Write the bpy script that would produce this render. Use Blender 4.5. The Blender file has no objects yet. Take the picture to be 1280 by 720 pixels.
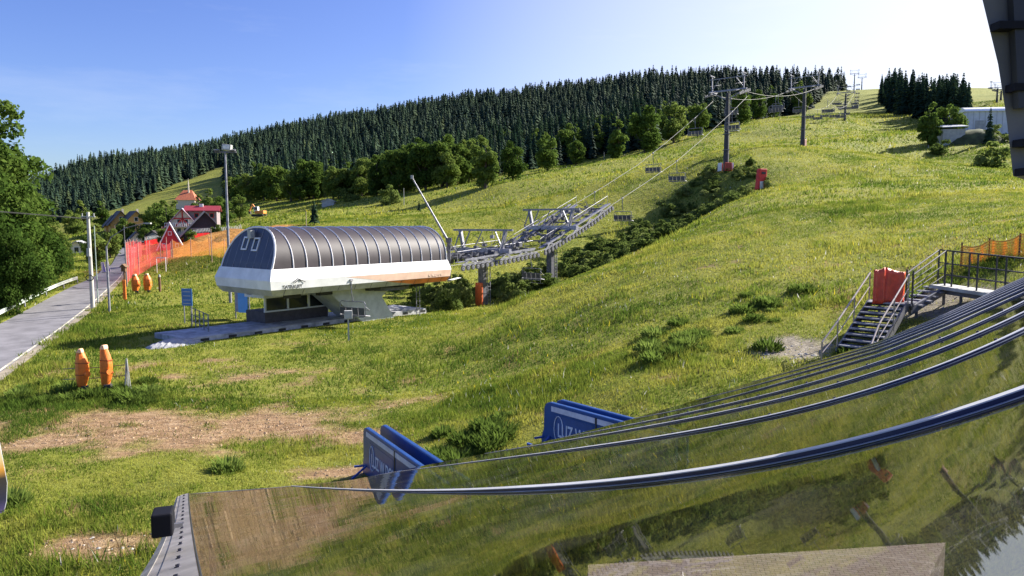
import bpy, math, random
import numpy as np
from mathutils import Vector, Matrix

random.seed(7)
RNG = np.random.default_rng(11)
SC = bpy.context.scene
COL = SC.collection
R = math.radians

# ------------------------------------------------------------------ camera
CAMH = 7.3
F = 900.0
PITCH = math.atan(80.0 / F)
cam_d = bpy.data.cameras.new("camera")
cam_d.sensor_width = 36.0
cam_d.lens = 36.0 * F / 1280.0
cam_d.clip_start = 0.05
cam_d.clip_end = 6000.0
cam = bpy.data.objects.new("camera", cam_d)
COL.objects.link(cam)
cam.location = (0, 0, CAMH)
cam.rotation_euler = (math.pi / 2 - PITCH, 0, 0)
SC.camera = cam

# ------------------------------------------------------------------ light
SUN_AZ = R(60.0)      # from +Y towards +X
SUN_EL = R(32.0)
world = bpy.data.worlds.new("World")
SC.world = world
world.use_nodes = True
wn = world.node_tree
sky = wn.nodes.new("ShaderNodeTexSky")
sky.sky_type = 'NISHITA'
sky.sun_disc = False
sky.sun_elevation = SUN_EL
sky.sun_rotation = SUN_AZ
sky.altitude = 900
sky.air_density = 1.0
sky.dust_density = 3.2
sky.ozone_density = 4.0
hs = wn.nodes.new("ShaderNodeHueSaturation")
hs.inputs["Saturation"].default_value = 1.18
hs.inputs["Hue"].default_value = 0.522
wn.links.new(sky.outputs[0], hs.inputs["Color"])
# thin high cloud veil, thicker towards the sun's side of the sky
tcw = wn.nodes.new("ShaderNodeTexCoord")
mpw = wn.nodes.new("ShaderNodeMapping")
mpw.inputs["Scale"].default_value = (1.6, 1.6, 9.0)
wn.links.new(tcw.outputs["Generated"], mpw.inputs[0])
now = wn.nodes.new("ShaderNodeTexNoise")
now.inputs["Scale"].default_value = 1.7
now.inputs["Detail"].default_value = 9
now.inputs["Roughness"].default_value = .62
wn.links.new(mpw.outputs[0], now.inputs["Vector"])
mrw = wn.nodes.new("ShaderNodeMapRange")
mrw.inputs[1].default_value = .50
mrw.inputs[2].default_value = .80
mrw.inputs[3].default_value = .0
mrw.inputs[4].default_value = .5
wn.links.new(now.outputs["Fac"], mrw.inputs[0])
dtw = wn.nodes.new("ShaderNodeVectorMath")
dtw.operation = 'DOT_PRODUCT'
dtw.inputs[1].default_value = (math.sin(R(50)), math.cos(R(50)), 0.05)
wn.links.new(tcw.outputs["Generated"], dtw.inputs[0])
mr2 = wn.nodes.new("ShaderNodeMapRange")
mr2.inputs[1].default_value = .52
mr2.inputs[2].default_value = 1.0
mr2.inputs[3].default_value = .0
mr2.inputs[4].default_value = .85
wn.links.new(dtw.outputs["Value"], mr2.inputs[0])
adw = wn.nodes.new("ShaderNodeMath")
adw.operation = 'MULTIPLY_ADD'
adw.use_clamp = True
adw.inputs[1].default_value = .35
wn.links.new(mrw.outputs[0], adw.inputs[0])
wn.links.new(mr2.outputs[0], adw.inputs[2])
mxw = wn.nodes.new("ShaderNodeMix")
mxw.data_type = 'RGBA'
wn.links.new(adw.outputs[0], mxw.inputs[0])
wn.links.new(hs.outputs[0], mxw.inputs[6])
mxw.inputs[7].default_value = (4.9, 5.1, 5.4, 1)
wn.links.new(mxw.outputs[2], wn.nodes["Background"].inputs[0])
wn.nodes["Background"].inputs[1].default_value = 0.082
sun_d = bpy.data.lights.new("sun", 'SUN')
sun_d.energy = 5.0
sun_d.angle = R(0.5)
sun_d.color = (1.0, 0.95, 0.85)
sun = bpy.data.objects.new("sun", sun_d)
COL.objects.link(sun)
sdir = Vector((math.sin(SUN_AZ) * math.cos(SUN_EL), math.cos(SUN_AZ) * math.cos(SUN_EL), math.sin(SUN_EL)))
sun.rotation_euler = sdir.to_track_quat('Z', 'Y').to_euler()
sun.location = (60, 40, 80)
SC.view_settings.view_transform = 'Standard'
SC.view_settings.look = 'None'
SC.view_settings.exposure = 1.38
SC.view_settings.gamma = 1.0
SC.cycles.max_bounces = 6
SC.cycles.transparent_max_bounces = 16
SC.cycles.sample_clamp_indirect = 6.0

# ------------------------------------------------------------------ pixel to world
CP, SP = math.cos(PITCH), math.sin(PITCH)


def P(px, py, Y):
    a = (px - 640) / F
    b = (360 - py) / F
    dy = CP + b * SP
    dz = b * CP - SP
    t = Y / dy
    return Vector((a * t, Y, CAMH + dz * t))


def dipz(py):
    """vertical slope of the view ray through row py (per metre of Y)"""
    b = (360 - py) / F
    return (b * CP - SP) / (CP + b * SP)


# ------------------------------------------------------------------ terrain
ctrl = []


def Cc(px, py, Y):
    p = P(px, py, Y)
    ctrl.append((p.x, p.y, p.z))


def Dd(px, Y, z):
    ctrl.append(((px - 640) / F * Y, Y, z))


for d in [(-400, 6, 0), (200, 6, 0), (640, 6, .2), (1000, 6, .8), (1600, 6, 1.4),
          (-100, 16, -.2), (100, 16, 0), (400, 16, 0), (640, 16, .7), (900, 16, 1.7), (1280, 16, 2.6), (1600, 16, 3.4),
          (-200, 25, -.5), (0, 25, -.1), (250, 25, 0), (450, 21, 0), (560, 20, .55), (680, 19.2, 1.1), (800, 22, 2.2),
          (-250, 36, -.8), (0, 36, -.2), (130, 31.5, 0), (300, 36, 0), (450, 36, .1), (600, 33, .5),
          (-250, 52, -.8), (0, 52, -.4), (75, 55, -.2), (250, 46, 0), (340, 50, 0), (430, 52, 0), (530, 56, 0), (520, 47, .5),
          (605, 66, -.2), (690, 75, 1.0), (640, 59, .4), (700, 66, .8), (760, 76, 2.2), (830, 88, 5.0), (890, 100, 9.0),
          (450, 70, .8), (330, 70, 1.0), (-300, 100, -1), (-300, 300, 0)]:
    Dd(*d)
for c in [(605, 391, 52), (640, 378, 52), (700, 354, 54), (760, 334, 58), (830, 301, 66), (900, 262, 78), (950, 234, 92),
          (760, 262, 112), (850, 225, 120), (700, 275, 106), (640, 284, 106), (560, 285, 108), (560, 262, 150),
          (150, 340, 110), (110, 350, 95), (180, 312, 200), (0, 335, 100), (60, 310, 200), (100, 296, 300),
          (240, 293, 150), (230, 325, 118), (260, 318, 102), (290, 332, 86), (165, 285, 230), (230, 258, 300),
          (140, 268, 370), (200, 243, 430), (280, 213, 520), (60, 280, 400), (-100, 285, 400),
          (450, 277, 130), (390, 284, 108), (340, 275, 160), (330, 271, 200),
          (620, 234, 170), (400, 262, 195), (500, 250, 180), (745, 204, 230), (800, 196, 220), (900, 166, 260),
          (1000, 142, 370), (1050, 113, 560), (1100, 114, 560), (1130, 113, 560),
          (907, 209, 113), (950, 190, 125), (1003, 181, 139), (1056, 151, 250), (1068, 112, 500),
          (1100, 200, 105), (1100, 250, 62), (1180, 192, 140), (1207, 172, 155), (1280, 215, 90), (1250, 250, 52),
          (1250, 305, 32), (1100, 300, 42), (1000, 350, 34), (900, 420, 27), (960, 460, 22.5), (1040, 445, 23),
          (1150, 368, 28), (1250, 340, 27), (1000, 230, 90), (1040, 200, 110), (1260, 168, 160),
          (1120, 165, 240), (1100, 118, 430), (1160, 138, 330), (1212, 142, 265), (1235, 128, 320), (1400, 120, 330),
          (1500, 150, 200), (1500, 250, 50), (1500, 320, 26),
          (-100, 262, 800), (50, 233, 800), (100, 210, 850), (150, 204, 850), (250, 193, 850), (300, 180, 820), (400, 163, 800), (500, 148, 780),
          (640, 129, 750), (760, 116, 700), (840, 106, 650), (900, 105, 600), (1000, 115, 530),
          (300, 235, 380), (420, 232, 330), (500, 215, 360), (620, 200, 330), (700, 180, 370), (850, 150, 380), (950, 142, 420)]:
    Cc(*c)
for px, Y, py in [(-200, 1500, 262), (50, 1500, 245), (250, 1500, 225), (400, 1500, 215), (640, 1500, 190), (840, 1400, 180), (1000, 1300, 190), (1100, 1300, 190), (1300, 1200, 190), (1600, 1200, 190)]:
    Cc(px, py, Y)
CT = np.array(ctrl)


def uv(x, y):
    yy = np.maximum(y, 6.0)
    return np.clip(x / yy, -1.15, 1.15), np.log(yy)


CU, CV = uv(CT[:, 0], CT[:, 1])


def kern(r2):
    return np.where(r2 > 1e-12, r2 * np.log(np.maximum(r2, 1e-12)), 0.0)


# interpolate the slope seen per metre of distance: even detail near and far
CW = CT[:, 2] / (CT[:, 1] + 12.0)
SU = 1.4
n_ = len(CT)
K = kern(((CU[:, None] - CU[None]) * SU) ** 2 + (CV[:, None] - CV[None]) ** 2) + np.eye(n_) * 0.002
A = np.zeros((n_ + 3, n_ + 3))
A[:n_, :n_] = K
A[:n_, n_:] = np.c_[np.ones(n_), CU * SU, CV]
A[n_:, :n_] = A[:n_, n_:].T
SOL = np.linalg.solve(A, np.r_[CW, 0, 0, 0])


def vnoise(x, y, seed=0):
    xi = np.floor(x).astype(np.int64)
    yi = np.floor(y).astype(np.int64)
    fx = x - xi
    fy = y - yi
    fx = fx * fx * (3 - 2 * fx)
    fy = fy * fy * (3 - 2 * fy)

    def h(a, b):
        n = (a * 374761393 + b * 668265263 + seed * 974711) & 0x7fffffff
        n = ((n ^ (n >> 13)) * 1274126177) & 0x7fffffff
        n = n ^ (n >> 16)
        return (n & 0xffff) / 65535.0
    return (h(xi, yi) * (1 - fx) + h(xi + 1, yi) * fx) * (1 - fy) + (h(xi, yi + 1) * (1 - fx) + h(xi + 1, yi + 1) * fx) * fy - .5


def fbm(x, y, seed=0, o=3):
    v = 0
    a = 1.0
    for i in range(o):
        v = v + a * vnoise(x * 2 ** i + 13.7 * i, y * 2 ** i - 5.1 * i, seed + i)
        a *= .5
    return v


def z_raw(x, y):
    x = np.asarray(x, float)
    y = np.asarray(y, float)
    sh = x.shape
    x = x.ravel()
    y = y.ravel()
    out = np.empty(len(x))
    for i in range(0, len(x), 20000):
        u, v = uv(x[i:i + 20000], y[i:i + 20000])
        k = kern(((u[:, None] - CU[None]) * SU) ** 2 + (v[:, None] - CV[None]) ** 2)
        w = k @ SOL[:n_] + SOL[n_] + SOL[n_ + 1] * u * SU + SOL[n_ + 2] * v
        out[i:i + 20000] = w * (np.maximum(y[i:i + 20000], 6.0) + 12.0)
    return out.reshape(sh)


# lift axis frame
AX = Vector((.6235, .7818, 0)).normalized()
NX = Vector((AX.y, -AX.x, 0))
C0 = Vector((-17.7, 47.8, 0))
AX_ROT = math.atan2(AX.y, AX.x)


def L2W(s, o, z=0):
    return Vector((C0.x + s * AX.x + o * NX.x, C0.y + s * AX.y + o * NX.y, z))


def axis_so(x, y):
    dx = x - C0.x
    dy = y - C0.y
    return dx * AX.x + dy * AX.y, dx * NX.x + dy * NX.y


# road outline (world, z about the valley floor)
def flatpt(px, py, z):
    Y = (z - CAMH) / dipz(py)
    p = P(px, py, Y)
    return (p.x, p.y)


RL = [flatpt(-330, 560, -.4), flatpt(-160, 478, -.4), flatpt(0, 407, -.35), flatpt(64, 375.5, -.25), flatpt(107, 356, -.1), flatpt(130, 341, 0), flatpt(150, 325, 0), flatpt(163, 311, .2)]
RR = [flatpt(-190, 620, -.3), flatpt(-100, 540, -.3), flatpt(0, 470, -.3), flatpt(64, 420, -.25), flatpt(95, 399, -.2), flatpt(124, 379, -.1), flatpt(150, 353, 0), flatpt(172, 319, .2)]
RL.append((-150, 290)); RR.append((-145, 291))
RL = np.array(RL); RR = np.array(RR)


def resample(p, n):
    d = np.r_[0, np.cumsum(np.hypot(*np.diff(p, axis=0).T))]
    t = np.linspace(0, d[-1], n)
    # smooth by averaging a dense linear resample
    q = np.c_[np.interp(t, d, p[:, 0]), np.interp(t, d, p[:, 1])]
    for _ in range(12):
        q[1:-1] = .25 * q[:-2] + .5 * q[1:-1] + .25 * q[2:]
    return q


RL = resample(RL, 70); RR = resample(RR, 70)
RC = (RL + RR) / 2


def road_dist(x, y):
    best = np.full(x.shape, 1e9)
    for i in range(len(RC)):
        d = np.hypot(x - RC[i, 0], y - RC[i, 1])
        best = np.minimum(best, d)
    return best


def sspace(a, b, n, k):
    t = np.linspace(-1, 1, n)
    s = np.sinh(t * k) / math.sinh(k)
    return s


gx = np.sinh(np.linspace(-1, 1, 520) * 5.0) / math.sinh(5.0) * 1500.0
ty = np.linspace(0, 1, 560)
gy = -30 + 1730.0 * (np.sinh(ty * 4.6) / math.sinh(4.6))
GX, GY = np.meshgrid(gx, gy)


def smooth(a, b, x):
    t = np.clip((x - a) / (b - a), 0, 1)
    return t * t * (3 - 2 * t)


def compose_z(x, y):
    z = z_raw(x, y)
    rd = road_dist(x, y)
    s, o = axis_so(x, y)
    plat = smooth(0, 4, np.maximum(np.maximum(-7 - s, s - 18), np.maximum(-5 - o, o - 2)))
    m = smooth(3.5, 7, rd) * plat
    far = smooth(40, 140, y)
    bump = fbm(x / 6.5, y / 6.5, 3, 3) * .17 * m + fbm(x / 1.7, y / 1.7, 9, 2) * .10 * m * (1 - far)
    bump = bump + fbm(x / 34, y / 34, 5, 3) * 2.0 * far * smooth(0, 60, rd)
    z = z * 1.0 + bump
    z = np.where(plat < 1, z * plat + (1 - plat) * np.minimum(z, .0), z)
    # soil heap behind the nets
    c = P(262, 300, 112)
    z = z + 2.6 * np.exp(-(((x - c.x) / 11) ** 2 + ((y - c.y) / 9) ** 2)) * (1 + .5 * fbm(x / 3, y / 3, 21, 2))
    return z


GZ = compose_z(GX, GY)


def Z(x, y):
    x = np.asarray(x, float)
    y = np.asarray(y, float)
    i = np.clip(np.searchsorted(gx, x) - 1, 0, len(gx) - 2)
    j = np.clip(np.searchsorted(gy, y) - 1, 0, len(gy) - 2)
    fx = np.clip((x - gx[i]) / (gx[i + 1] - gx[i]), 0, 1)
    fy = np.clip((y - gy[j]) / (gy[j + 1] - gy[j]), 0, 1)
    return (GZ[j, i] * (1 - fx) + GZ[j, i + 1] * fx) * (1 - fy) + (GZ[j + 1, i] * (1 - fx) + GZ[j + 1, i + 1] * fx) * fy


def zf(x, y):
    return float(Z(np.array([x]), np.array([y]))[0])


def ground(px, Y):
    x = (px - 640) / F * Y
    for _ in range(3):
        k = (zf(x, Y) - CAMH) / Y                 # slope of the view ray to the ground there
        b = (k * CP + SP) / (CP - k * SP)
        x = (px - 640) / F * Y / (CP + b * SP)
    return Vector((x, Y, zf(x, Y)))


# ------------------------------------------------------------------ materials
MATS = {}


def _n(nt, t, **kw):
    n = nt.nodes.new(t)
    for k, v in kw.items():
        setattr(n, k, v)
    return n


def mat(name, col, rough=.6, metal=0., var=.25, scale=3., bump=0., bscale=None, spec=.5, col2=None, trans=0.):
    """Principled colour broken up by noise (dirt, fading), with an optional bump."""
    if name in MATS:
        return MATS[name]
    m = bpy.data.materials.new(name)
    m.use_nodes = True
    nt = m.node_tree
    b = nt.nodes["Principled BSDF"]
    tc = _n(nt, "ShaderNodeTexCoord")
    no = _n(nt, "ShaderNodeTexNoise")
    no.inputs["Scale"].default_value = scale
    no.inputs["Detail"].default_value = 5
    no.inputs["Roughness"].default_value = .62
    nt.links.new(tc.outputs["Object"], no.inputs["Vector"])
    cr = _n(nt, "ShaderNodeValToRGB")
    c2 = col2 or tuple(max(0, c * (1 - var)) for c in col)
    cr.color_ramp.elements[0].position = .35
    cr.color_ramp.elements[1].position = .65
    cr.color_ramp.elements[0].color = (*c2, 1)
    cr.color_ramp.elements[1].color = (*(tuple(min(1, c * (1 + var * .35)) for c in col) if not col2 else col), 1)
    nt.links.new(no.outputs["Fac"], cr.inputs[0])
    nt.links.new(cr.outputs[0], b.inputs["Base Color"])
    b.inputs["Roughness"].default_value = rough
    b.inputs["Metallic"].default_value = metal
    b.inputs["Specular IOR Level"].default_value = spec
    if bump:
        n2 = _n(nt, "ShaderNodeTexNoise")
        n2.inputs["Scale"].default_value = bscale or scale * 4
        n2.inputs["Detail"].default_value = 4
        nt.links.new(tc.outputs["Object"], n2.inputs["Vector"])
        bp = _n(nt, "ShaderNodeBump")
        bp.inputs["Strength"].default_value = bump
        bp.inputs["Distance"].default_value = .03
        nt.links.new(n2.outputs["Fac"], bp.inputs["Height"])
        nt.links.new(bp.outputs[0], b.inputs["Normal"])
    MATS[name] = m
    return m


def leafmat(name, c1, c2, c3, trans=.3, scale=.35):
    """foliage: diffuse plus light passing through, colour varies by noise over the plant and from plant to plant"""
    m = bpy.data.materials.new(name)
    m.use_nodes = True
    nt = m.node_tree
    nt.nodes.clear()
    out = _n(nt, "ShaderNodeOutputMaterial")
    tc = _n(nt, "ShaderNodeTexCoord")
    no = _n(nt, "ShaderNodeTexNoise")
    no.inputs["Scale"].default_value = scale
    no.inputs["Detail"].default_value = 6
    no.inputs["Roughness"].default_value = .7
    nt.links.new(tc.outputs["Object"], no.inputs["Vector"])
    oi = _n(nt, "ShaderNodeObjectInfo")
    ad = _n(nt, "ShaderNodeMath", operation='MULTIPLY_ADD')
    ad.inputs[1].default_value = .32
    nt.links.new(oi.outputs["Random"], ad.inputs[0])
    nt.links.new(no.outputs["Fac"], ad.inputs[2])
    cr = _n(nt, "ShaderNodeValToRGB")
    cr.color_ramp.elements[0].position = .42
    cr.color_ramp.elements[1].position = .90
    cr.color_ramp.elements[0].color = (*c1, 1)
    cr.color_ramp.elements[1].color = (*c3, 1)
    e = cr.color_ramp.elements.new(.66)
    e.color = (*c2, 1)
    nt.links.new(ad.outputs[0], cr.inputs[0])
    df = _n(nt, "ShaderNodeBsdfDiffuse")
    tr = _n(nt, "ShaderNodeBsdfTranslucent")
    mx = _n(nt, "ShaderNodeMixShader")
    mx.inputs[0].default_value = trans
    nt.links.new(cr.outputs[0], df.inputs[0])
    nt.links.new(cr.outputs[0], tr.inputs[0])
    nt.links.new(df.outputs[0], mx.inputs[1])
    nt.links.new(tr.outputs[0], mx.inputs[2])
    nt.links.new(mx.outputs[0], out.inputs[0])
    return m


M_LEAF = leafmat("broad_leaves", (.05, .09, .018), (.11, .17, .034), (.20, .25, .06), .45)
M_LEAF2 = leafmat("bush_leaves", (.055, .09, .02), (.12, .17, .04), (.21, .24, .075), .45)
M_LEAFD = leafmat("thicket_leaves", (.03, .06, .012), (.07, .12, .022), (.14, .19, .04), .4)
M_NEEDLE = leafmat("spruce_needles", (.013, .027, .018), (.025, .047, .027), (.045, .07, .034), .12, .12)
M_BARK = mat("bark", (.10, .075, .055), .9, var=.4, scale=6, bump=.6)
M_STEEL = mat("galvanised_steel", (.27, .27, .31), .55, .4, var=.4, scale=4)
M_DSTEEL = mat("weathered_steel", (.14, .14, .165), .55, .4, var=.4, scale=3)
M_PAINTW = mat("white_panel", (.80, .80, .80), .45, var=.14, scale=1.2)
M_GREYP = mat("grey_panel", (.42, .42, .40), .5, var=.25, scale=1.5)
M_CONC = mat("concrete", (.46, .45, .42), .85, var=.3, scale=2.5, bump=.3)
M_CONCW = mat("pale_slab", (.44, .44, .46), .8, var=.5, scale=1.6, bump=.3)
M_ORANGE = mat("orange_mat", (.85, .20, .02), .55, var=.25, scale=2.5, bump=.35, bscale=5)
M_ORANGE_F = mat("orange_fascia", (.80, .22, .07), .5, var=.25, scale=1.2)
M_PEACH = mat("faded_orange_fascia", (.85, .58, .45), .5, var=.15, scale=1.2)
M_RED = mat("red_tarp", (.72, .07, .02), .5, var=.3, scale=2.2, bump=.6, bscale=4)
M_REDP = mat("red_paint", (.50, .03, .03), .6, var=.25, scale=1.5)
M_BLUE = mat("blue_plastic", (.008, .05, .20), .35, var=.25, scale=2)
M_BLUES = mat("blue_sign", (.03, .16, .45), .4, var=.3, scale=1.4)
M_BLACK = mat("black_paint", (.02, .02, .025), .5, var=.3)
M_DARK = mat("dark_rubber", (.03, .03, .03), .8, var=.3)
M_GLASSD = mat("dark_window", (.02, .025, .03), .12, var=.2)
M_WOOD = mat("brown_wood", (.16, .085, .04), .8, var=.4, scale=5, bump=.3)
M_WHITE = mat("white_paint", (.8, .8, .8), .5, var=.12)
M_SEAT = mat("chair_padding", (.09, .09, .11), .6, var=.35)
M_YELL = mat("ochre_render", (.62, .36, .11), .8, var=.2)
M_CREAM = mat("cream_render", (.66, .58, .46), .8, var=.2)
M_TILE = mat("red_roof", (.55, .10, .06), .7, var=.35, scale=2)
M_TILEO = mat("terracotta_roof", (.50, .15, .07), .75, var=.35, scale=2)
M_DROOF = mat("dark_roof", (.05, .042, .042), .7, var=.4, scale=2)
M_DIRT = mat("soil", (.36, .25, .15), .95, var=.4, scale=2.5, bump=.6)
M_STONE = mat("stone", (.42, .39, .34), .9, var=.4, scale=3, bump=.5)


def simple_nodes(name):
    m = bpy.data.materials.new(name)
    m.use_nodes = True
    return m, m.node_tree, m.node_tree.nodes["Principled BSDF"]


# ------------------------------------------------------------------ mesh helpers
class MB:
    def __init__(self):
        self.v = []
        self.f = []
        self.mi = []

    def add(self, vs, fs, mi=0):
        o = len(self.v)
        self.v += [tuple(p) for p in vs]
        self.f += [tuple(i + o for i in f) for f in fs]
        self.mi += [mi] * len(fs)
        return self

    def box(self, c, size, rot=None, mi=0, bev=0.):
        x, y, z = size[0] / 2, size[1] / 2, size[2] / 2
        pts = [Vector(p) for p in ((-x, -y, -z), (x, -y, -z), (x, y, -z), (-x, y, -z), (-x, -y, z), (x, -y, z), (x, y, z), (-x, y, z))]
        if rot is not None:
            pts = [rot @ p for p in pts]
        c = Vector(c)
        return self.add([p + c for p in pts], [(0, 3, 2, 1), (4, 5, 6, 7), (0, 1, 5, 4), (1, 2, 6, 5), (2, 3, 7, 6), (3, 0, 4, 7)], mi)

    def tube(self, pts, r, n=8, mi=0, r2=None, caps=True):
        pts = [Vector(p) for p in pts]
        m = len(pts)
        vs = []
        up0 = None
        for i, p in enumerate(pts):
            d = (pts[min(i + 1, m - 1)] - pts[max(i - 1, 0)]).normalized()
            if up0 is None:
                up0 = Vector((0, 0, 1)) if abs(d.z) < .9 else Vector((1, 0, 0))
            a = d.cross(up0)
            if a.length < 1e-5:
                up0 = Vector((0, 1, 0)); a = d.cross(up0)
            a.normalize()
            b = a.cross(d).normalized()
            rr = r if r2 is None else r + (r2 - r) * i / max(1, m - 1)
            for k in range(n):
                t = 2 * math.pi * k / n
                vs.append(p + a * rr * math.cos(t) + b * rr * math.sin(t))
        fs = []
        for i in range(m - 1):
            for k in range(n):
                k2 = (k + 1) % n
                fs.append((i * n + k, i * n + k2, (i + 1) * n + k2, (i + 1) * n + k))
        if caps:
            fs.append(tuple(range(n - 1, -1, -1)))
            fs.append(tuple(range((m - 1) * n, m * n)))
        return self.add(vs, fs, mi)

    def bar(self, p0, p1, w, h, mi=0):
        """rectangular bar between two points; h along the up side"""
        p0, p1 = Vector(p0), Vector(p1)
        d = (p1 - p0).normalized()
        up = Vector((0, 0, 1)) if abs(d.z) < .95 else Vector((1, 0, 0))
        a = d.cross(up).normalized()
        b = a.cross(d).normalized()
        vs = []
        for p in (p0, p1):
            for sa, sb in ((-1, -1), (1, -1), (1, 1), (-1, 1)):
                vs.append(p + a * sa * w / 2 + b * sb * h / 2)
        return self.add(vs, [(3, 2, 1, 0), (4, 5, 6, 7), (0, 1, 5, 4), (1, 2, 6, 5), (2, 3, 7, 6), (3, 0, 4, 7)], mi)

    def prism(self, poly, ext, mi=0):
        """poly: list of 3D points (planar); ext: extrusion vector"""
        ext = Vector(ext)
        n = len(poly)
        a = [Vector(p) for p in poly]
        vs = a + [p + ext for p in a]
        fs = [tuple(range(n - 1, -1, -1)), tuple(range(n, 2 * n))]
        fs += [(i, (i + 1) % n, n + (i + 1) % n, n + i) for i in range(n)]
        return self.add(vs, fs, mi)

    def disc(self, c, axis, r, w, n=14, mi=0):
        c = Vector(c); ax = Vector(axis).normalized()
        return self.tube([c - ax * w / 2, c + ax * w / 2], r, n, mi)

    def mesh(self, name, mats, smooth_=False):
        me = bpy.data.meshes.new(name)
        me.from_pydata(self.v, [], self.f)
        for m in (mats if isinstance(mats, (list, tuple)) else [mats]):
            me.materials.append(m)
        me.polygons.foreach_set("material_index", self.mi)
        if smooth_:
            me.polygons.foreach_set("use_smooth", [True] * len(self.f))
            try:
                me.set_sharp_from_angle(angle=R(40))
            except Exception:
                pass
        me.validate()
        me.update()
        return me

    def build(self, name, mats, parent=None, smooth_=False, loc=None, rotz=0., bevel=0.):
        ob = bpy.data.objects.new(name, self.mesh(name, mats, smooth_))
        COL.objects.link(ob)
        if parent:
            ob.parent = parent
        if loc is not None:
            ob.location = loc
        ob.rotation_euler.z = rotz
        if bevel:
            bm = ob.modifiers.new("bevel", 'BEVEL')
            bm.width = bevel
            bm.segments = 2
        return ob


def np_mesh(name, V, Fq, mats, mi=None, col=None):
    me = bpy.data.meshes.new(name)
    nv, (nf, k) = len(V), Fq.shape
    me.vertices.add(nv)
    me.vertices.foreach_set("co", np.ascontiguousarray(V, dtype=np.float32).ravel())
    me.loops.add(nf * k)
    me.loops.foreach_set("vertex_index", np.ascontiguousarray(Fq, dtype=np.int32).ravel())
    me.polygons.add(nf)
    me.polygons.foreach_set("loop_start", np.arange(0, nf * k, k, dtype=np.int32))
    try:
        me.polygons.foreach_set("loop_total", np.full(nf, k, dtype=np.int32))
    except Exception:
        pass
    for m in (mats if isinstance(mats, (list, tuple)) else [mats]):
        me.materials.append(m)
    if mi is not None:
        me.polygons.foreach_set("material_index", np.ascontiguousarray(mi, dtype=np.int32))
    if col is not None:
        at = me.attributes.new("tint", 'FLOAT_COLOR', 'POINT')
        at.data.foreach_set("color", np.ascontiguousarray(col, dtype=np.float32).ravel())
    me.update(calc_edges=True)
    return me


def link(name, me, parent=None, loc=None):
    o = bpy.data.objects.new(name, me)
    COL.objects.link(o)
    if parent:
        o.parent = parent
    if loc is not None:
        o.location = loc
    return o


def tag(o, label=None, cat=None, group=None, kind=None):
    if label: o["label"] = label
    if cat: o["category"] = cat
    if group: o["group"] = group
    if kind: o["kind"] = kind
    return o


def thing(name, label, cat, loc=(0, 0, 0), rotz=0., group=None):
    o = bpy.data.objects.new(name, None)
    COL.objects.link(o)
    o.empty_display_size = .3
    o.location = loc
    o.rotation_euler.z = rotz
    return tag(o, label, cat, group)


def copy_tree(o, parent=None, loc=None, rotz=None, scale=None, label=None):
    c = o.copy()
    COL.objects.link(c)
    if parent: c.parent = parent
    if loc is not None: c.location = loc
    if rotz is not None: c.rotation_euler.z = rotz
    if scale is not None: c.scale = scale
    if label: c["label"] = label
    for ch in list(o.children):
        copy_tree(ch, c)
    return c


def text(body, size, m, parent, loc, rot, name="lettering", ext=.004, sx=1.):
    cu = bpy.data.curves.new(name, 'FONT')
    cu.body = body
    cu.size = size
    cu.extrude = ext
    cu.offset = size * .012
    cu.align_x = 'LEFT'
    cu.materials.append(m)
    tmp = bpy.data.objects.new("tmp_text", cu)
    COL.objects.link(tmp)
    dg = bpy.context.evaluated_depsgraph_get()
    me = bpy.data.meshes.new_from_object(tmp.evaluated_get(dg))
    me.materials.clear()
    me.materials.append(m)
    bpy.data.objects.remove(tmp)
    o = bpy.data.objects.new(name, me)
    COL.objects.link(o)
    o.parent = parent
    o.location = loc
    o.rotation_euler = rot
    o.scale = (sx, 1, 1)
    return o


# ------------------------------------------------------------------ masks for the ground
DIRT_SPOTS = [  # px, py, half width m, half depth m, strength (z about 0)
    (250, 535, 7.5, 2.6, 1.0), (60, 548, 3.5, 1.0, .9), (390, 517, 3.4, 1.6, .6), (215, 462, 4.5, 3.0, .55), (320, 470, 3.0, 2.0, .5),
    (430, 590, 1.6, .7, .8), (110, 690, 1.2, .5, .9), (170, 680, 1.5, .4, .7), (90, 680, .8, .5, .8), (30, 515, 1.2, .6, .9), (480, 480, 3, 2.0, .22),
    (560, 500, 2, 1.5, .2)]


def dirt_mask(x, y):
    d = np.zeros_like(x)
    for px, py, rx, ry, s in DIRT_SPOTS:
        cx, cy = flatpt(px, py, 0)
        q = ((x - cx) / rx) ** 2 + ((y - cy) / ry) ** 2
        d = np.maximum(d, s * np.exp(-q * .9))
    n = fbm(x / 1.6, y / 1.6, 31, 4)
    d = smooth(.26, .74, d + n * .8 + .25 * fbm(x / .55, y / .3, 33, 2))
    return d


def soil_mask(x, y):
    c = P(238, 310, 112)
    q = ((x - c.x) / 17) ** 2 + ((y - c.y) / 13) ** 2
    d = smooth(.35, .6, np.exp(-q) + fbm(x / 4, y / 4, 44, 3) * .25)
    c2 = P(985, 448, 24)
    q2 = ((x - c2.x) / 1.6) ** 2 + ((y - c2.y) / 1.3) ** 2
    c3 = P(1170, 385, 26)
    q3 = ((x - c3.x) / 1.8) ** 2 + ((y - c3.y) / 2.0) ** 2
    e = smooth(.3, .6, np.maximum(np.exp(-q2), np.exp(-q3)) + fbm(x / .9, y / .9, 45, 3) * .4)
    return d, e


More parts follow.
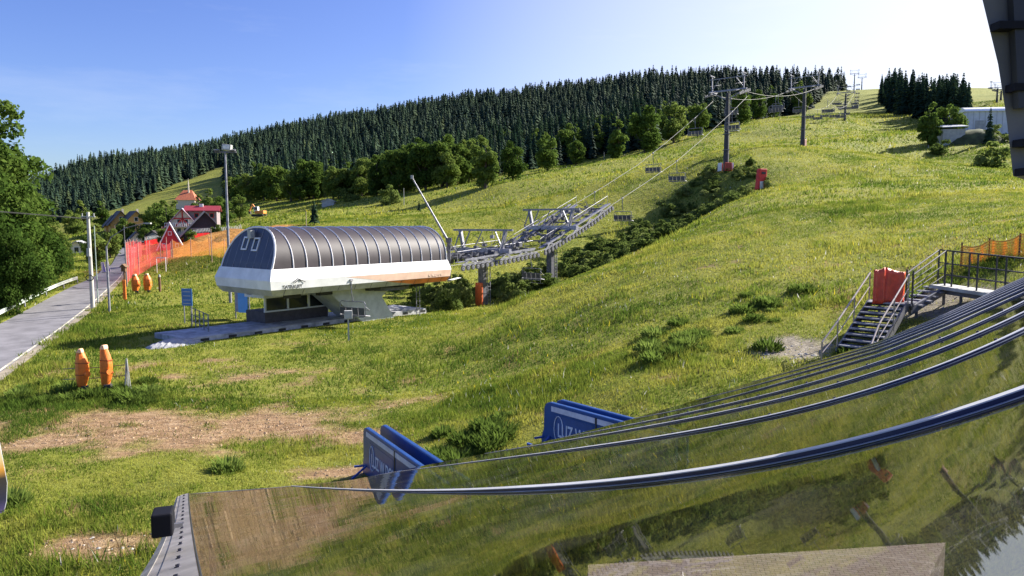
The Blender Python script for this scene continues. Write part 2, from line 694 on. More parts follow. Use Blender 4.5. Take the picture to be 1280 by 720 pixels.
# ------------------------------------------------------------------ ground mesh
def ground_material():
    m, nt, b = simple_nodes("meadow_ground")
    tc = _n(nt, "ShaderNodeTexCoord")
    at = _n(nt, "ShaderNodeAttribute")
    at.attribute_name = "tint"
    sep = _n(nt, "ShaderNodeSeparateColor")
    nt.links.new(at.outputs["Color"], sep.inputs[0])

    def noise(scale, det=6, ro=.65, vec=None):
        n = _n(nt, "ShaderNodeTexNoise")
        n.inputs["Scale"].default_value = scale
        n.inputs["Detail"].default_value = det
        n.inputs["Roughness"].default_value = ro
        nt.links.new(vec or tc.outputs["Object"], n.inputs["Vector"])
        return n

    def ramp(src, stops):
        r = _n(nt, "ShaderNodeValToRGB")
        r.color_ramp.elements[0].position = stops[0][0]
        r.color_ramp.elements[0].color = (*stops[0][1], 1)
        r.color_ramp.elements[1].position = stops[-1][0]
        r.color_ramp.elements[1].color = (*stops[-1][1], 1)
        for p, c in stops[1:-1]:
            e = r.color_ramp.elements.new(p)
            e.color = (*c, 1)
        nt.links.new(src, r.inputs[0])
        return r

    def mix(fac, a, c):
        x = _n(nt, "ShaderNodeMix", data_type='RGBA')
        nt.links.new(fac, x.inputs[0])
        nt.links.new(a, x.inputs[6])
        nt.links.new(c, x.inputs[7])
        return x.outputs[2]
    mp = _n(nt, "ShaderNodeMapping")
    mp.inputs["Scale"].default_value = (.35, 1.0, 1.0)
    nt.links.new(tc.outputs["Object"], mp.inputs[0])
    big = ramp(noise(.045, 7, .7).outputs["Fac"], [(.34, (.14, .165, .024)), (.5, (.22, .235, .036)), (.68, (.30, .28, .055))])
    fine = ramp(noise(.55, 8, .75, mp.outputs[0]).outputs["Fac"], [(.33, (.09, .12, .02)), (.5, (.21, .22, .035)), (.68, (.30, .27, .055))])
    hf = _n(nt, "ShaderNodeMix", data_type='RGBA')
    hf.inputs[0].default_value = .55
    nt.links.new(big.outputs[0], hf.inputs[6])
    nt.links.new(fine.outputs[0], hf.inputs[7])
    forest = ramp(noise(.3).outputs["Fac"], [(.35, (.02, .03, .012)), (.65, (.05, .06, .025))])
    straw = ramp(noise(2.6, 9, .8, mp.outputs[0]).outputs["Fac"], [(.32, (.12, .072, .038)), (.5, (.31, .195, .105)), (.68, (.50, .35, .215))])
    soil = ramp(noise(.9, 9, .8).outputs["Fac"], [(.32, (.15, .07, .02)), (.5, (.42, .20, .05)), (.68, (.55, .32, .11))])
    stone = ramp(noise(3.0, 9, .8).outputs["Fac"], [(.35, (.16, .13, .09)), (.65, (.42, .37, .29))])
    c = mix(sep.outputs[0], hf.outputs[2], straw.outputs[0])
    c = mix(sep.outputs[1], c, soil.outputs[0])
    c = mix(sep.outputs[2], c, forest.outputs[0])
    at2 = _n(nt, "ShaderNodeAttribute")
    at2.attribute_name = "stones"
    c = mix(at2.outputs["Fac"], c, stone.outputs[0])
    nt.links.new(c, b.inputs["Base Color"])
    b.inputs["Roughness"].default_value = .95
    b.inputs["Specular IOR Level"].default_value = .15
    bp = _n(nt, "ShaderNodeBump")
    bp.inputs["Strength"].default_value = .9
    bp.inputs["Distance"].default_value = .35
    nb = noise(1.3, 8, .75)
    nt.links.new(nb.outputs["Fac"], bp.inputs["Height"])
    nt.links.new(bp.outputs[0], b.inputs["Normal"])
    return m


def forest_front(px):
    return np.interp(px, [-200, 30, 60, 100, 140, 200, 285, 286, 330, 380, 500, 620, 700, 745, 800, 900, 1000, 1046, 1052],
                     [380, 380, 385, 390, 392, 450, 560, 300, 275, 262, 232, 215, 240, 256, 250, 292, 395, 560, 2000])


gpx = GX / np.maximum(GY, 6) * F + 640
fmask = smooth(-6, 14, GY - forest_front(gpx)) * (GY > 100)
so_, st_ = soil_mask(GX, GY)
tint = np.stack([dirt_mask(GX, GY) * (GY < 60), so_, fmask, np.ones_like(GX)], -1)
nyg, nxg = GX.shape
idx = np.arange(nyg * nxg).reshape(nyg, nxg)
FQ = np.stack([idx[:-1, :-1], idx[:-1, 1:], idx[1:, 1:], idx[1:, :-1]], -1).reshape(-1, 4)
gme = np_mesh("ground", np.stack([GX, GY, GZ], -1).reshape(-1, 3), FQ, ground_material(), col=tint.reshape(-1, 4))
sa = gme.attributes.new("stones", 'FLOAT', 'POINT')
sa.data.foreach_set("value", st_.astype(np.float32).ravel())
gme.polygons.foreach_set("use_smooth", np.ones(len(FQ), dtype=bool))
tag(link("ground", gme), kind='structure')

# ------------------------------------------------------------------ road
def strip(name, A_, B_, m, dz, nx=6):
    n = len(A_)
    V = []
    for k in range(nx + 1):
        t = k / nx
        p = A_ * (1 - t) + B_ * t
        V.append(np.c_[p, np.maximum(Z(p[:, 0], p[:, 1]), -5)])
    V = np.array(V)               # nx+1, n, 3
    zz = V[:, :, 2].max(axis=0)
    V[:, :, 2] = .5 * V[:, :, 2] + .5 * zz[None] + dz
    ii = np.arange((nx + 1) * n).reshape(nx + 1, n)
    fq = np.stack([ii[:-1, :-1], ii[1:, :-1], ii[1:, 1:], ii[:-1, 1:]], -1).reshape(-1, 4)
    return tag(link(name, np_mesh(name, V.reshape(-1, 3), fq, m)), kind='structure')


M_ASPH = mat("worn_asphalt", (.20, .19, .20), .85, var=.3, scale=.8, bump=.25, bscale=12)
M_LINE = mat("worn_road_paint", (.72, .66, .50), .8, var=.55, scale=1.2)
M_VERGE = mat("gravel_verge", (.30, .25, .18), .95, var=.4, scale=1.5, bump=.4)
strip("road", RL, RR, M_ASPH, .06)
dn = (RR - RL) / np.linalg.norm(RR - RL, axis=1, keepdims=True)
strip("road_edge_line", RL + dn * .05, RL + dn * .38, M_LINE, .075, 1)
strip("road_edge_line", RR - dn * .38, RR - dn * .14, M_LINE, .075, 1)
strip("road_verge", RR - dn * .02, RR + dn * .9, M_VERGE, .052, 2)
# tar seams across the road
mb = MB()
for i, w in ((14, .09), (17, .05), (20, .12), (24, .05)):
    p0 = RL[i] + dn[i] * .3
    p1 = RR[i] - dn[i] * .3
    for k in range(6):
        q0 = p0 + (p1 - p0) * k / 6; q1 = p0 + (p1 - p0) * (k + 1) / 6
        o0 = .12 * math.sin(k * 2.1 + i); o1 = .12 * math.sin((k + 1) * 2.1 + i)
        z0 = zf(*q0) + .16; z1 = zf(*q1) + .16
        mb.bar((q0[0] + o0, q0[1] + o0, z0), (q1[0] + o1, q1[1] + o1, z1), w, .02)
tag(mb.build("road_seams", M_DARK), kind='structure')

# ------------------------------------------------------------------ vegetation generators
def rand_unit(n, rng):
    v = rng.normal(size=(n, 3))
    return v / np.linalg.norm(v, axis=1, keepdims=True)


def leaf_quads(pos, nrm, size, rng):
    """one bent diamond leaf clump per point"""
    n = len(pos)
    t = np.cross(nrm, rand_unit(n, rng))
    t /= np.linalg.norm(t, axis=1, keepdims=True) + 1e-9
    b = np.cross(nrm, t)
    s = size * rng.uniform(.6, 1.35, size=(n, 1))
    v0 = pos - t * s * .5
    v1 = pos + b * s * .33 + nrm * s * .10
    v2 = pos + t * s * .5
    v3 = pos - b * s * .33 - nrm * s * .05
    V = np.stack([v0, v1, v2, v3], 1).reshape(-1, 3)
    return V, np.arange(n * 4).reshape(n, 4)


def crown_points(H, Rw, base, n, nclump, rng, conical=0.):
    """clumps fill an ellipsoid; leaves sit on the clump shells"""
    cen, rad = [], []
    tries = 0
    while len(cen) < nclump and tries < 4000:
        tries += 1
        p = rng.uniform(-1, 1, 3)
        if (p ** 2).sum() > 1 or (p ** 2).sum() < .12: continue
        zz = base + (p[2] * .5 + .5) * (H - base)
        k = 1 - conical * (p[2] * .5 + .5)
        cen.append((p[0] * Rw * .74 * k, p[1] * Rw * .74 * k, zz - (H - base) * .06))
        rad.append(Rw * rng.uniform(.22, .42) * (1 - .4 * max(0, p[2])) * (k * .5 + .5))
    cen = np.array(cen); rad = np.array(rad)
    w = rad ** 2 / (rad ** 2).sum()
    ci = rng.choice(len(cen), size=n, p=w)
    d = rand_unit(n, rng)
    d[:, 2] = np.where((d[:, 2] < -.3) & (rng.random(n) < .6), -d[:, 2], d[:, 2])
    r = rad[ci, None] * (rng.uniform(.55, 1.12, size=(n, 1)))
    pos = cen[ci] + d * r * np.array([1, 1, .85])
    nr = d * .9 + rand_unit(n, rng) * .75
    nr /= np.linalg.norm(nr, axis=1, keepdims=True)
    return pos, nr, cen


def make_tree_meshes(H, Rw, base, n, nclump, leaf, seed, conical=0., lm=None):
    rng = np.random.default_rng(seed)
    pos, nr, cen = crown_points(H, Rw, base, n, nclump, rng, conical)
    V, Fq = leaf_quads(pos, nr, leaf, rng)
    crown = np_mesh("crown", V, Fq, lm or M_LEAF)
    mb = MB()
    r0 = H * .022 + .05
    top = Vector((rng.uniform(-.2, .2), rng.uniform(-.2, .2), H * .72))
    pts = [Vector((0, 0, -.6)), Vector((0, 0, .3)), Vector((.1, .05, H * .25)), Vector((top.x * .6, top.y * .6, H * .5)), top]
    mb.tube(pts, r0 * 1.25, 8, r2=r0 * .25)
    for c in cen[:: max(1, len(cen) // 9)]:
        z0 = min(H * .6, max(base * .7, c[2] * .5))
        st = Vector((0, 0, z0))
        en = Vector(c)
        mid = st.lerp(en, .5) + Vector((0, 0, -.04 * H))
        mb.tube([st, mid, en], r0 * .4, 5, r2=r0 * .1)
    trunk = mb.mesh("trunk", M_BARK, True)
    return trunk, crown


def tree(meshes, loc, rz, sc, label, name="deciduous_tree", cat="tree", group=None):
    t = thing(name, label, cat, loc, rz, group)
    t.scale = sc if isinstance(sc, tuple) else (sc, sc, sc)
    link("trunk", meshes[0], t)
    link("crown", meshes[1], t)
    return t


def spruce_arrays(H, Rw, levels, nb, rng, skirt=.06):
    """whorls of drooping boughs; each bough is a ragged bent blade of two faces"""
    V, Fq = [], []
    for i in range(levels):
        t = (i + .5 * rng.random()) / levels
        z = H * (skirt + (1 - skirt) * t)
        r = Rw * ((1 - t) ** .72) * rng.uniform(.8, 1.15) + .12
        k = max(4, int(nb * (.55 + .45 * (1 - t))))
        a0 = rng.uniform(0, 6.28)
        for j in range(k):
            a = a0 + 6.283 * j / k + rng.uniform(-.25, .25)
            rr = r * rng.uniform(.7, 1.15)
            ca, sa_ = math.cos(a), math.sin(a)
            w = rr * rng.uniform(.30, .45)
            dz = -rr * rng.uniform(.25, .55)
            lift = H / levels * .95
            o = len(V)
            V += [(0, 0, z + lift), (ca * rr * .6 - sa_ * w, sa_ * rr * .6 + ca * w, z + dz * .5 + .02 * H),
                  (ca * rr, sa_ * rr, z + dz), (ca * rr * .6 + sa_ * w, sa_ * rr * .6 - ca * w, z + dz * .5 + .02 * H),
                  (ca * rr * .55, sa_ * rr * .55, z + dz * .25 + lift * .5)]
            Fq += [(o, o + 1, o + 4), (o + 1, o + 2, o + 4), (o + 2, o + 3, o + 4), (o + 3, o, o + 4)]
    o = len(V)
    V += [(.12, 0, H * .93), (-.06, .1, H * .93), (-.06, -.1, H * .93), (0, 0, H * 1.0)]
    Fq += [(o, o + 1, o + 3), (o + 1, o + 2, o + 3), (o + 2, o, o + 3)]
    return np.array(V, float), np.array(Fq, int)


def spruce_mesh(seed, H, Rw, levels, nb, skirt=.06):
    rng = np.random.default_rng(seed)
    V, Fq = spruce_arrays(H, Rw, levels, nb, rng, skirt)
    mi = np.zeros(len(Fq), int)
    # trunk
    n = 6
    o = len(V)
    tv = []
    for k in range(n):
        a = 6.283 * k / n
        tv.append((math.cos(a) * H * .014, math.sin(a) * H * .014, -.6))
    tv.append((0, 0, H * .9))
    tf = [(o + k, o + (k + 1) % n, o + n) for k in range(n)]
    V = np.r_[V, np.array(tv)]
    Fq = np.r_[Fq, np.array(tf)]
    mi = np.r_[mi, np.ones(n, int)]
    return np_mesh("spruce", V, Fq, [M_NEEDLE, M_BARK], mi)


# ------------------------------------------------------------------ the forest on the hillside
def in_view_px(x, y):
    return x / y * F + 640


cand = []
Yv = 225.0
while Yv < 900:
    sp = 3.9 + Yv * .0031
    xs = np.arange(-.78 * Yv, .47 * Yv, sp)
    cx = xs + RNG.uniform(-.42, .42, len(xs)) * sp
    cy = Yv + RNG.uniform(-.45, .45, len(xs)) * sp
    cand.append(np.c_[cx, cy])
    Yv += sp
cand = np.concatenate(cand)
px_ = in_view_px(cand[:, 0], cand[:, 1])
ridge = np.interp(px_, [-200, 50, 150, 300, 500, 640, 840, 1000, 1050], [820, 830, 880, 850, 805, 775, 675, 555, 590])
keep = (cand[:, 1] > forest_front(px_)) & (cand[:, 1] < ridge) & (px_ > -40) & (px_ < 1047)
# the mown ski run cut through the left slope
keep &= ~((px_ > 270) & (px_ < 330) & (cand[:, 1] > 480) & (cand[:, 1] < 560))
# a clearing line
cand = cand[keep]
px_ = px_[keep]
zc = Z(cand[:, 0], cand[:, 1])
hh = 8.5 + 9 * RNG.random(len(cand)) ** 1.4 + 7 * vnoise(cand[:, 0] / 45, cand[:, 1] / 45, 4)
hh *= np.where(cand[:, 1] < forest_front(px_) + 25, .82, 1)
order = np.argsort(cand[:, 1] / hh)
NEAR_N = 190
SPR = [spruce_mesh(100 + i, 18, 2.7 + .25 * (i % 3), 20, 9) for i in range(5)]
near_ids, far_ids = order[:NEAR_N], order[NEAR_N:]
for i in near_ids:
    x, y = cand[i]
    o = link("spruce_tree", SPR[int(RNG.integers(5))], loc=(x, y, zc[i] - .2))
    s = hh[i] / 18
    o.scale = (s * RNG.uniform(.85, 1.25), s * RNG.uniform(.85, 1.25), s)
    o.rotation_euler.z = RNG.uniform(0, 6.28)
    tag(o, "dark spruce along the lower edge of the forested hillside", "tree", "spruces at the front of the hillside forest")
temps = [spruce_arrays(18, 3.5 + .6 * (k % 3), 11, 7, np.random.default_rng(300 + k)) for k in range(6)]
FV, FF, FC = [], [], []
PAL = np.array([(.018, .036, .024), (.028, .050, .027), (.034, .056, .030), (.046, .070, .033), (.062, .085, .036), (.014, .027, .021)])
off = 0
for i in far_ids:
    tv, tf = temps[int(RNG.integers(6))]
    a = RNG.uniform(0, 6.28)
    s = hh[i] / 18
    w = s * RNG.uniform(.85, 1.6)
    base_c = PAL[int(RNG.choice(6, p=[.26, .28, .22, .10, .03, .11]))] * RNG.uniform(.8, 1.25)
    cc_ = base_c[None] * RNG.uniform(.7, 1.35, (len(tv), 1))
    FC.append(np.c_[cc_, np.ones(len(tv))])
    ca, sa_ = math.cos(a) * w, math.sin(a) * w
    q = np.c_[tv[:, 0] * ca - tv[:, 1] * sa_, tv[:, 0] * sa_ + tv[:, 1] * ca, tv[:, 2] * s] + np.array([cand[i, 0], cand[i, 1], zc[i] - .3])
    FV.append(q)
    FF.append(tf + off)
    off += len(tv)
def tinted_needles():
    m = bpy.data.materials.new("forest_needles")
    m.use_nodes = True
    nt = m.node_tree
    b = nt.nodes["Principled BSDF"]
    at = _n(nt, "ShaderNodeAttribute"); at.attribute_name = "tint"
    nt.links.new(at.outputs["Color"], b.inputs["Base Color"])
    b.inputs["Roughness"].default_value = .9
    b.inputs["Specular IOR Level"].default_value = .1
    return m


fo = link("spruce_forest", np_mesh("spruce_forest", np.concatenate(FV), np.concatenate(FF), tinted_needles(), col=np.concatenate(FC)))
tag(fo, "dense dark spruce forest covering the long hillside up to the ridge", "forest", kind='stuff')
print("forest", len(cand))

# spruce clump by the hilltop on the right
k = 0
for i in range(80):
    t = RNG.random()
    px = 1099 + 112 * t + RNG.uniform(-3, 3)
    Y = np.interp(t, [0, .28, .6, 1], [400, 275, 245, 215]) + RNG.uniform(-4, 30)
    g = ground(px, Y)
    o = link("spruce_tree", SPR[i % 5], loc=g - Vector((0, 0, .3)))
    hgt = (P(px, np.interp(px, [1097, 1112, 1135, 1165, 1190, 1212], [95, 84, 86, 92, 92, 104]), Y).z - g.z) * RNG.uniform(.78, 1.03)
    o.scale = (hgt / 17, hgt / 17, hgt / 18)
    o.rotation_euler.z = RNG.uniform(0, 6.28)
    tag(o, "hidden spruce added behind the hilltop clump to thicken its shadow", "tree", "spruces of the hilltop clump")

for i in range(40):  # hidden spruces added behind the clump to cast more shadow
    px = 1104 + 100 * RNG.random()
    Y = np.interp(px, [1104, 1160, 1204], [420, 300, 250]) + RNG.uniform(0, 50)
    g = ground(px, Y)
    o = link("spruce_tree", SPR[i % 5], loc=g - Vector((0, 0, .3)))
    hgt = (P(px, 90, Y).z - g.z) * RNG.uniform(.75, 1.0)
    o.scale = (hgt / 16, hgt / 16, hgt / 18)
    o.rotation_euler.z = RNG.uniform(0, 6.28)
    tag(o, "hidden spruce added behind the hilltop clump to thicken its shadow", "tree", "spruces of the hilltop clump")

# ------------------------------------------------------------------ broadleaf trees
TM = [make_tree_meshes(12, 4.7, 1.5, 5200, 34, .62, 40 + i) for i in range(3)]
TM.append(make_tree_meshes(13, 3.5, 1.0, 4200, 30, .6, 50, .55))
BIGT = [make_tree_meshes(12, 4.6, .4, 22000, 75, .34, 60, 0., M_LEAFD), make_tree_meshes(16, 4.2, .8, 22000, 80, .38, 61, 0., M_LEAFD)]
row = [  # px, py base, Y, top py, mesh, width factor, label
    (607, 229, 172, 160, 3, 1.1, "tall narrow broadleaf tree standing alone left in the row below the spruces"),
    (641, 222, 180, 175, 0, .95, "round broadleaf tree just right of the tall narrow one above the meadow"),
    (684, 212, 205, 168, 1, 1.0, "round sunlit broadleaf tree with bare lower trunk in the meadow row"),
    (720, 206, 225, 172, 2, 1.0, "low spreading tree closing the right end of the meadow row"),
    (772, 200, 222, 142, 3, 1.25, "dark bushy tree at the corner where the tree line turns uphill"),
    (806, 192, 232, 131, 0, 1.0, "light green tree between the bushy corner tree and the lift tower"),
    (842, 181, 245, 126, 1, 1.0, "broad light green tree seen through the two lift cables"),
    (872, 172, 255, 124, 2, .9, "tree directly left of the tall lift tower with red base pads"),
    (925, 158, 290, 112, 0, .95, "tree right behind the head of the tall lift tower"),
    (948, 150, 310, 118, 1, .8, "low tree between the first and second lift towers"),
    (968, 146, 330, 112, 2, .8, "tree under the cable just left of the second lift tower"),
    (998, 139, 380, 94, 3, 1.0, "tree rising behind the head of the second lift tower"),
    (1008, 137, 390, 112, 0, .7, "small tree at the upper end of the tree line by the piste"),
]
for px, py, Y, top, mi_, wf, lb in row:
    g = ground(px, Y)
    zt = P(px, top, Y).z
    hgt = max(4, zt - g.z)
    s = hgt / (13 if mi_ == 3 else 12)
    tree(TM[mi_], g - Vector((0, 0, .1)), RNG.uniform(0, 6.28), (s * wf, s * wf, s), lb)
k = 0
for i in range(34):  # broadleaf edge of the wood between the valley houses and the meadow row
    px = 292 + i * 9.3 + RNG.uniform(-4, 4)
    if px > 600: break
    Y = np.interp(px, [290, 330, 400, 500, 600], [285, 265, 240, 215, 200]) + RNG.uniform(-6, 14)
    g = ground(px, Y)
    hgt = RNG.uniform(9, 16)
    tree(TM[i % 4], g - Vector((0, 0, .2)), RNG.uniform(0, 6.28), (hgt / 12, hgt / 12, hgt / 12),
         "broadleaf tree on the wood edge between the houses and the meadow row", group="broadleaf trees along the wood edge")
for i in range(80):
    px = RNG.uniform(310, 985)
    Y = float(forest_front(px)) + RNG.uniform(4, 120)
    g = ground(px, Y)
    hgt = RNG.uniform(9, 14)
    tree(TM[i % 4], g - Vector((0, 0, .2)), RNG.uniform(0, 6.28), hgt / 12,
         "lighter broadleaf tree scattered among the dark spruces", group="broadleaf trees among the spruces")
# right hand bushy trees by the white hall
for px, Y, top, wf, lb in ((1161, 150, 121, 1.0, "bushy sunlit tree in front of the hilltop spruce clump"),
                           (1183, 156, 128, 1.1, "wide bushy tree between the spruce clump and the white hall"),
                           (1198, 160, 140, .8, "small bushy tree touching the left end of the white hall")):
    g = ground(px, Y)
    hgt = P(px, top, Y).z - g.z
    tree(TM[3] if px == 1161 else TM[1], g, RNG.uniform(0, 6), (hgt / 12 * wf, hgt / 12 * wf, hgt / 12.5), lb)
# left foreground trees
for px, Y, hgt, mi_, wf, lb in ((-11, 74, 21.5, 1, 1.0, "tallest tree at the left edge behind the roadside bushes"),
                                (-52, 62, 14, 0, 1.0, "big leafy tree cut off by the left edge of the view"),
                                (8, 66, 12.5, 0, .95, "leafy tree beside the road under the tallest one"),
                                (42, 78, 9.5, 0, .85, "rounded tree near the middle of the roadside thicket"),
                                (62, 86, 8.2, 0, .75, "smaller tree at the road end of the thicket"),
                                (22, 60, 7.6, 0, .75, "low dense tree right behind the guard rail"),
                                (30, 70, 10.5, 0, .95, "leafy tree rising between the rail and the tallest tree"),
                                (78, 100, 6.0, 0, .7, "last low bushy tree of the thicket before the bend")):
    g = ground(px, Y)
    s = hgt / (16 if mi_ else 12)
    tree(BIGT[mi_], g - Vector((0, 0, .1)), 2.4 if mi_ else RNG.uniform(0, 6.28), (s * wf, s * wf, s), lb)
# valley trees round the houses
for px, py, Y, top, mi_, lb in (
        (122, 330, 118, 275, 3, "dark tree leaning over the road bend behind the poles"),
        (138, 322, 135, 285, 0, "dark tree close to the road just past the bend"),
        (110, 322, 150, 292, 1, "low tree beyond the thicket at the road bend"),
        (104, 285, 300, 247, 3, "pale tree in front of the left forest"),
        (128, 284, 280, 248, 3, "slim dark tree before the mown ski run"),
        (92, 292, 280, 262, 0, "small round tree on the valley floor at left"),
        (205, 292, 190, 252, 0, "bushy tree right of the ochre house"),
        (193, 292, 195, 258, 1, "tree touching the right side of the ochre house"),
        (218, 285, 210, 247, 3, "tall tree between the ochre house and the red roofed chalet"),
        (250, 280, 220, 240, 3, "dark tree behind the red roofed chalet"),
        (262, 278, 215, 232, 3, "tallest dark tree behind the red roofed chalet"),
        (278, 285, 200, 245, 0, "bushy tree right of the red roofed chalet by the lamp mast"),
        (300, 282, 210, 243, 1, "tree to the right of the floodlight mast"),
        (160, 290, 195, 272, 0, "small tree in front of the ochre house"),
        (272, 296, 128, 280, 0, "low tree standing against the right side of the dark lodge"),
        (208, 291, 165, 246, 3, "dark tall tree against the left side of the red roofed chalet"),
        (206, 297, 140, 282, 2, "low tree hiding the left foot of the red roofed chalet"),
        (240, 299, 128, 287, 1, "small bush tree in front of the red roofed chalet"),
        (183, 296, 170, 282, 2, "low bush tree by the net fence corner")):
    g = ground(px, Y)
    hgt = max(3, P(px, top, Y).z - g.z)
    tree(TM[mi_], g, RNG.uniform(0, 6.28), (hgt / 11, hgt / 11, hgt / 12), lb)
# lone trees on the meadow
g = ground(393, 112)
SP2 = spruce_mesh(333, 18, 4.4, 16, 10, .14)
o = link("spruce_tree", SP2, loc=g)
o.scale = (.21, .21, .21)
tag(o, "young spruce standing alone just above the station roof", "tree")
g = ground(486, 182)
def bush_mesh(name, Rw, H, n, leaf, seed, m):
    rng = np.random.default_rng(seed)
    pos, nr, cen = crown_points(H, Rw, -.15 * H, n, 14, rng)
    V, Fq = leaf_quads(pos, nr, leaf, rng)
    return np_mesh(name, V, Fq, m)
M_SHRUB = leafmat('shrub_leaves', (.07, .105, .025), (.15, .20, .05), (.25, .28, .10), .45, .5)
BUSH = [bush_mesh("shrub", 1.5, 1.9, 1700, .22, 70 + i, M_SHRUB) for i in range(4)]
o = link("bush", BUSH[0], loc=g); o.scale = (2.6, 2.6, 2.5)
tag(o, "rounded bush standing alone in the meadow behind the slanted mast", "bush")
o = link("bush", BUSH[1], loc=ground(435, 205)); o.scale = (2.2, 2.2, 2)
tag(o, "pale bush at the edge of the meadow beside the small grey shed", "bush")
g = ground(524, 150)
o = link("spruce_tree", SP2, loc=g); o.scale = (.1, .1, .13)
tag(o, "tiny dark conifer beside the slanted mast top", "tree")

def weed_mesh(seed, n=420, Rw=.55, H=.62):
    rng = np.random.default_rng(seed)
    a = rng.uniform(0, 6.283, n); r = Rw * np.sqrt(rng.random(n))
    b = np.c_[np.cos(a) * r, np.sin(a) * r, np.zeros(n)]
    h = H * (1.05 - .75 * (r / Rw) ** 2) * rng.uniform(.5, 1.15, n)
    la = a + rng.normal(0, .8, n)
    out = h * rng.uniform(.1, .7, n)
    tip = b + np.c_[np.cos(la) * out, np.sin(la) * out, h]
    t = np.c_[-np.sin(la), np.cos(la), np.zeros(n)]
    w = rng.uniform(.012, .035, n)[:, None]
    mid = b * .45 + tip * .55 + np.c_[np.zeros(n), np.zeros(n), h * .15]
    V = np.stack([b, mid - t * w, tip, mid + t * w], 1).reshape(-1, 3)
    return np_mesh("weed", V, np.arange(4 * n).reshape(n, 4), M_WEED)
M_WEED = leafmat('weed_leaves', (.07, .11, .02), (.13, .19, .035), (.20, .26, .06), .45)
WEED = [weed_mesh(90 + i) for i in range(3)]

# shrubs filling the gully under the lift
ns = 0
for i in range(900):
    s = RNG.uniform(19, 86); o_ = RNG.uniform(-9, 11)
    p = L2W(s, o_)
    if ns >= 190: break
    px = in_view_px(p.x, p.y)
    lo = np.interp(s, [19, 36, 60, 84], [-5, -5, -7, -5]); hi = np.interp(s, [19, 36, 60, 84], [0, 4, 10, 5])
    if 20 < s < 27 and o_ > -2.5: continue
    if not (lo < o_ < hi): continue
    zz = zf(p.x, p.y)
    b = link("shrub", BUSH[i % 4], loc=(p.x, p.y, zz - .15))
    h_ = RNG.uniform(.4, 1.0) * np.interp(s, [19, 30, 50, 86], [.7, 1.0, 1.25, .9])
    b.scale = (h_ * RNG.uniform(.9, 1.5), h_ * RNG.uniform(.9, 1.5), h_)
    b.rotation_euler.z = RNG.uniform(0, 6.28)
    tag(b, "leafy shrub in the thicket filling the gully under the chairlift", "shrub", "shrubs of the gully thicket")
    ns += 1
for i in range(10):
    px, Y = [(545, 68), (560, 63), (575, 66), (520, 70), (583, 70), (640, 68), (655, 72), (500, 72), (628, 70), (570, 72)][i]
    b = link("shrub", BUSH[i % 4], loc=ground(px, Y) - Vector((0, 0, .1)))
    b.scale = (1.1, 1.1, 1.0 + .08 * (i % 4)); b.rotation_euler.z = i
    tag(b, "green shrub between the station and the first lift portal", "shrub", "shrubs behind the station")
for px, Y, s, lb in ((85, 31, .55, "dark leafy weed bush beside the left orange pad"), (118, 30, .45, "low weed bush in front of the orange pads"), (60, 29, .4, "low weed bush at the end of the pads' shadow"), (150, 31, .35, "weed tuft beside the bundle of sticks"),
                     (865, 27, .42, "low bush on the near bank beside the stony patch"), (845, 25, .4, "low bush left of the stony patch"), (960, 24.3, .45, "bush at the foot of the stairs' gravel slope"), (555, 23, .36, "thistle bush on the grass behind the left blue barrier"),
                     (610, 20.5, .5, "low leafy bush between the two blue barriers"), (575, 19.8, .42, "low leafy bush right of the left blue barrier"), (285, 20.8, .42, "low weed bush by the canopy's far corner"),
                     (15, 18.5, .4, "dark weeds at the foot of the left banner"), (1248, 150, 2.2, "dark bush under the white hall"), (1240, 105, 2.4, "round bush by the dark post in front of the hall"), (1175, 142, 1.8, "bush beside the small white roofed shed"),
                     (1190, 27.4, .3, "weeds under the footbridge"), (1215, 27.8, .26, "weeds behind the footbridge by the orange fence"), (1245, 28.5, .28, "weeds growing against the orange fence"), (1150, 27, .45, "weeds beside the footbridge flight"),
                     (1062, 22.6, .36, "weeds by the stair rail's foot"), (890, 100, .9, "light green shrub left of the red snow gun pads"), (960, 92, .9, "bright shrub beside the red padded post")):
    near_ = Y < 32
    b = link("weed_clump" if near_ else "shrub", WEED[int(px) % 3] if near_ else BUSH[int(px) % 4], loc=ground(px, Y) - Vector((0, 0, .05)))
    s = s * 2.1 if near_ else s
    b.scale = (s, s, s * (.8 if near_ else .85)); b.rotation_euler.z = px
    tag(b, lb, "shrub")

wr_ = random.Random(3)
for k in range(48):
    zone = k % 4
    if zone == 0: px, py, Y = wr_.uniform(790, 890), 0, wr_.uniform(24.5, 31)
    elif zone == 1: px, py, Y = wr_.uniform(915, 1010), 0, wr_.uniform(25.5, 33)
    elif zone == 2: px, py, Y = wr_.uniform(548, 660), 0, wr_.uniform(20.5, 23.5)
    else: px, py, Y = wr_.uniform(20, 190), 0, wr_.uniform(27.5, 33)
    b = link("weed_clump", WEED[k % 3], loc=ground(px, Y) - Vector((0, 0, .04)))
    q = wr_.uniform(.35, .95)
    b.scale = (q * 1.25, q * 1.25, q * .8); b.rotation_euler.z = k
    tag(b, "clump of dark green weeds growing in the rough meadow grass", "weeds", "weed clumps in the meadow")

# ------------------------------------------------------------------ grass
def poly_inside(x, y, poly):
    ins = np.zeros(x.shape, bool)
    j = len(poly) - 1
    for i in range(len(poly)):
        xi, yi = poly[i]; xj, yj = poly[j]
        c = ((yi > y) != (yj > y)) & (x < (xj - xi) * (y - yi) / (yj - yi + 1e-12) + xi)
        ins ^= c
        j = i
    return ins


CANOPY_FOOT = [(-4.2, 9), (-1.7, 5.6), (0, 3.9), (2, 3.8), (4, 5), (5, -2), (-4, -2)]


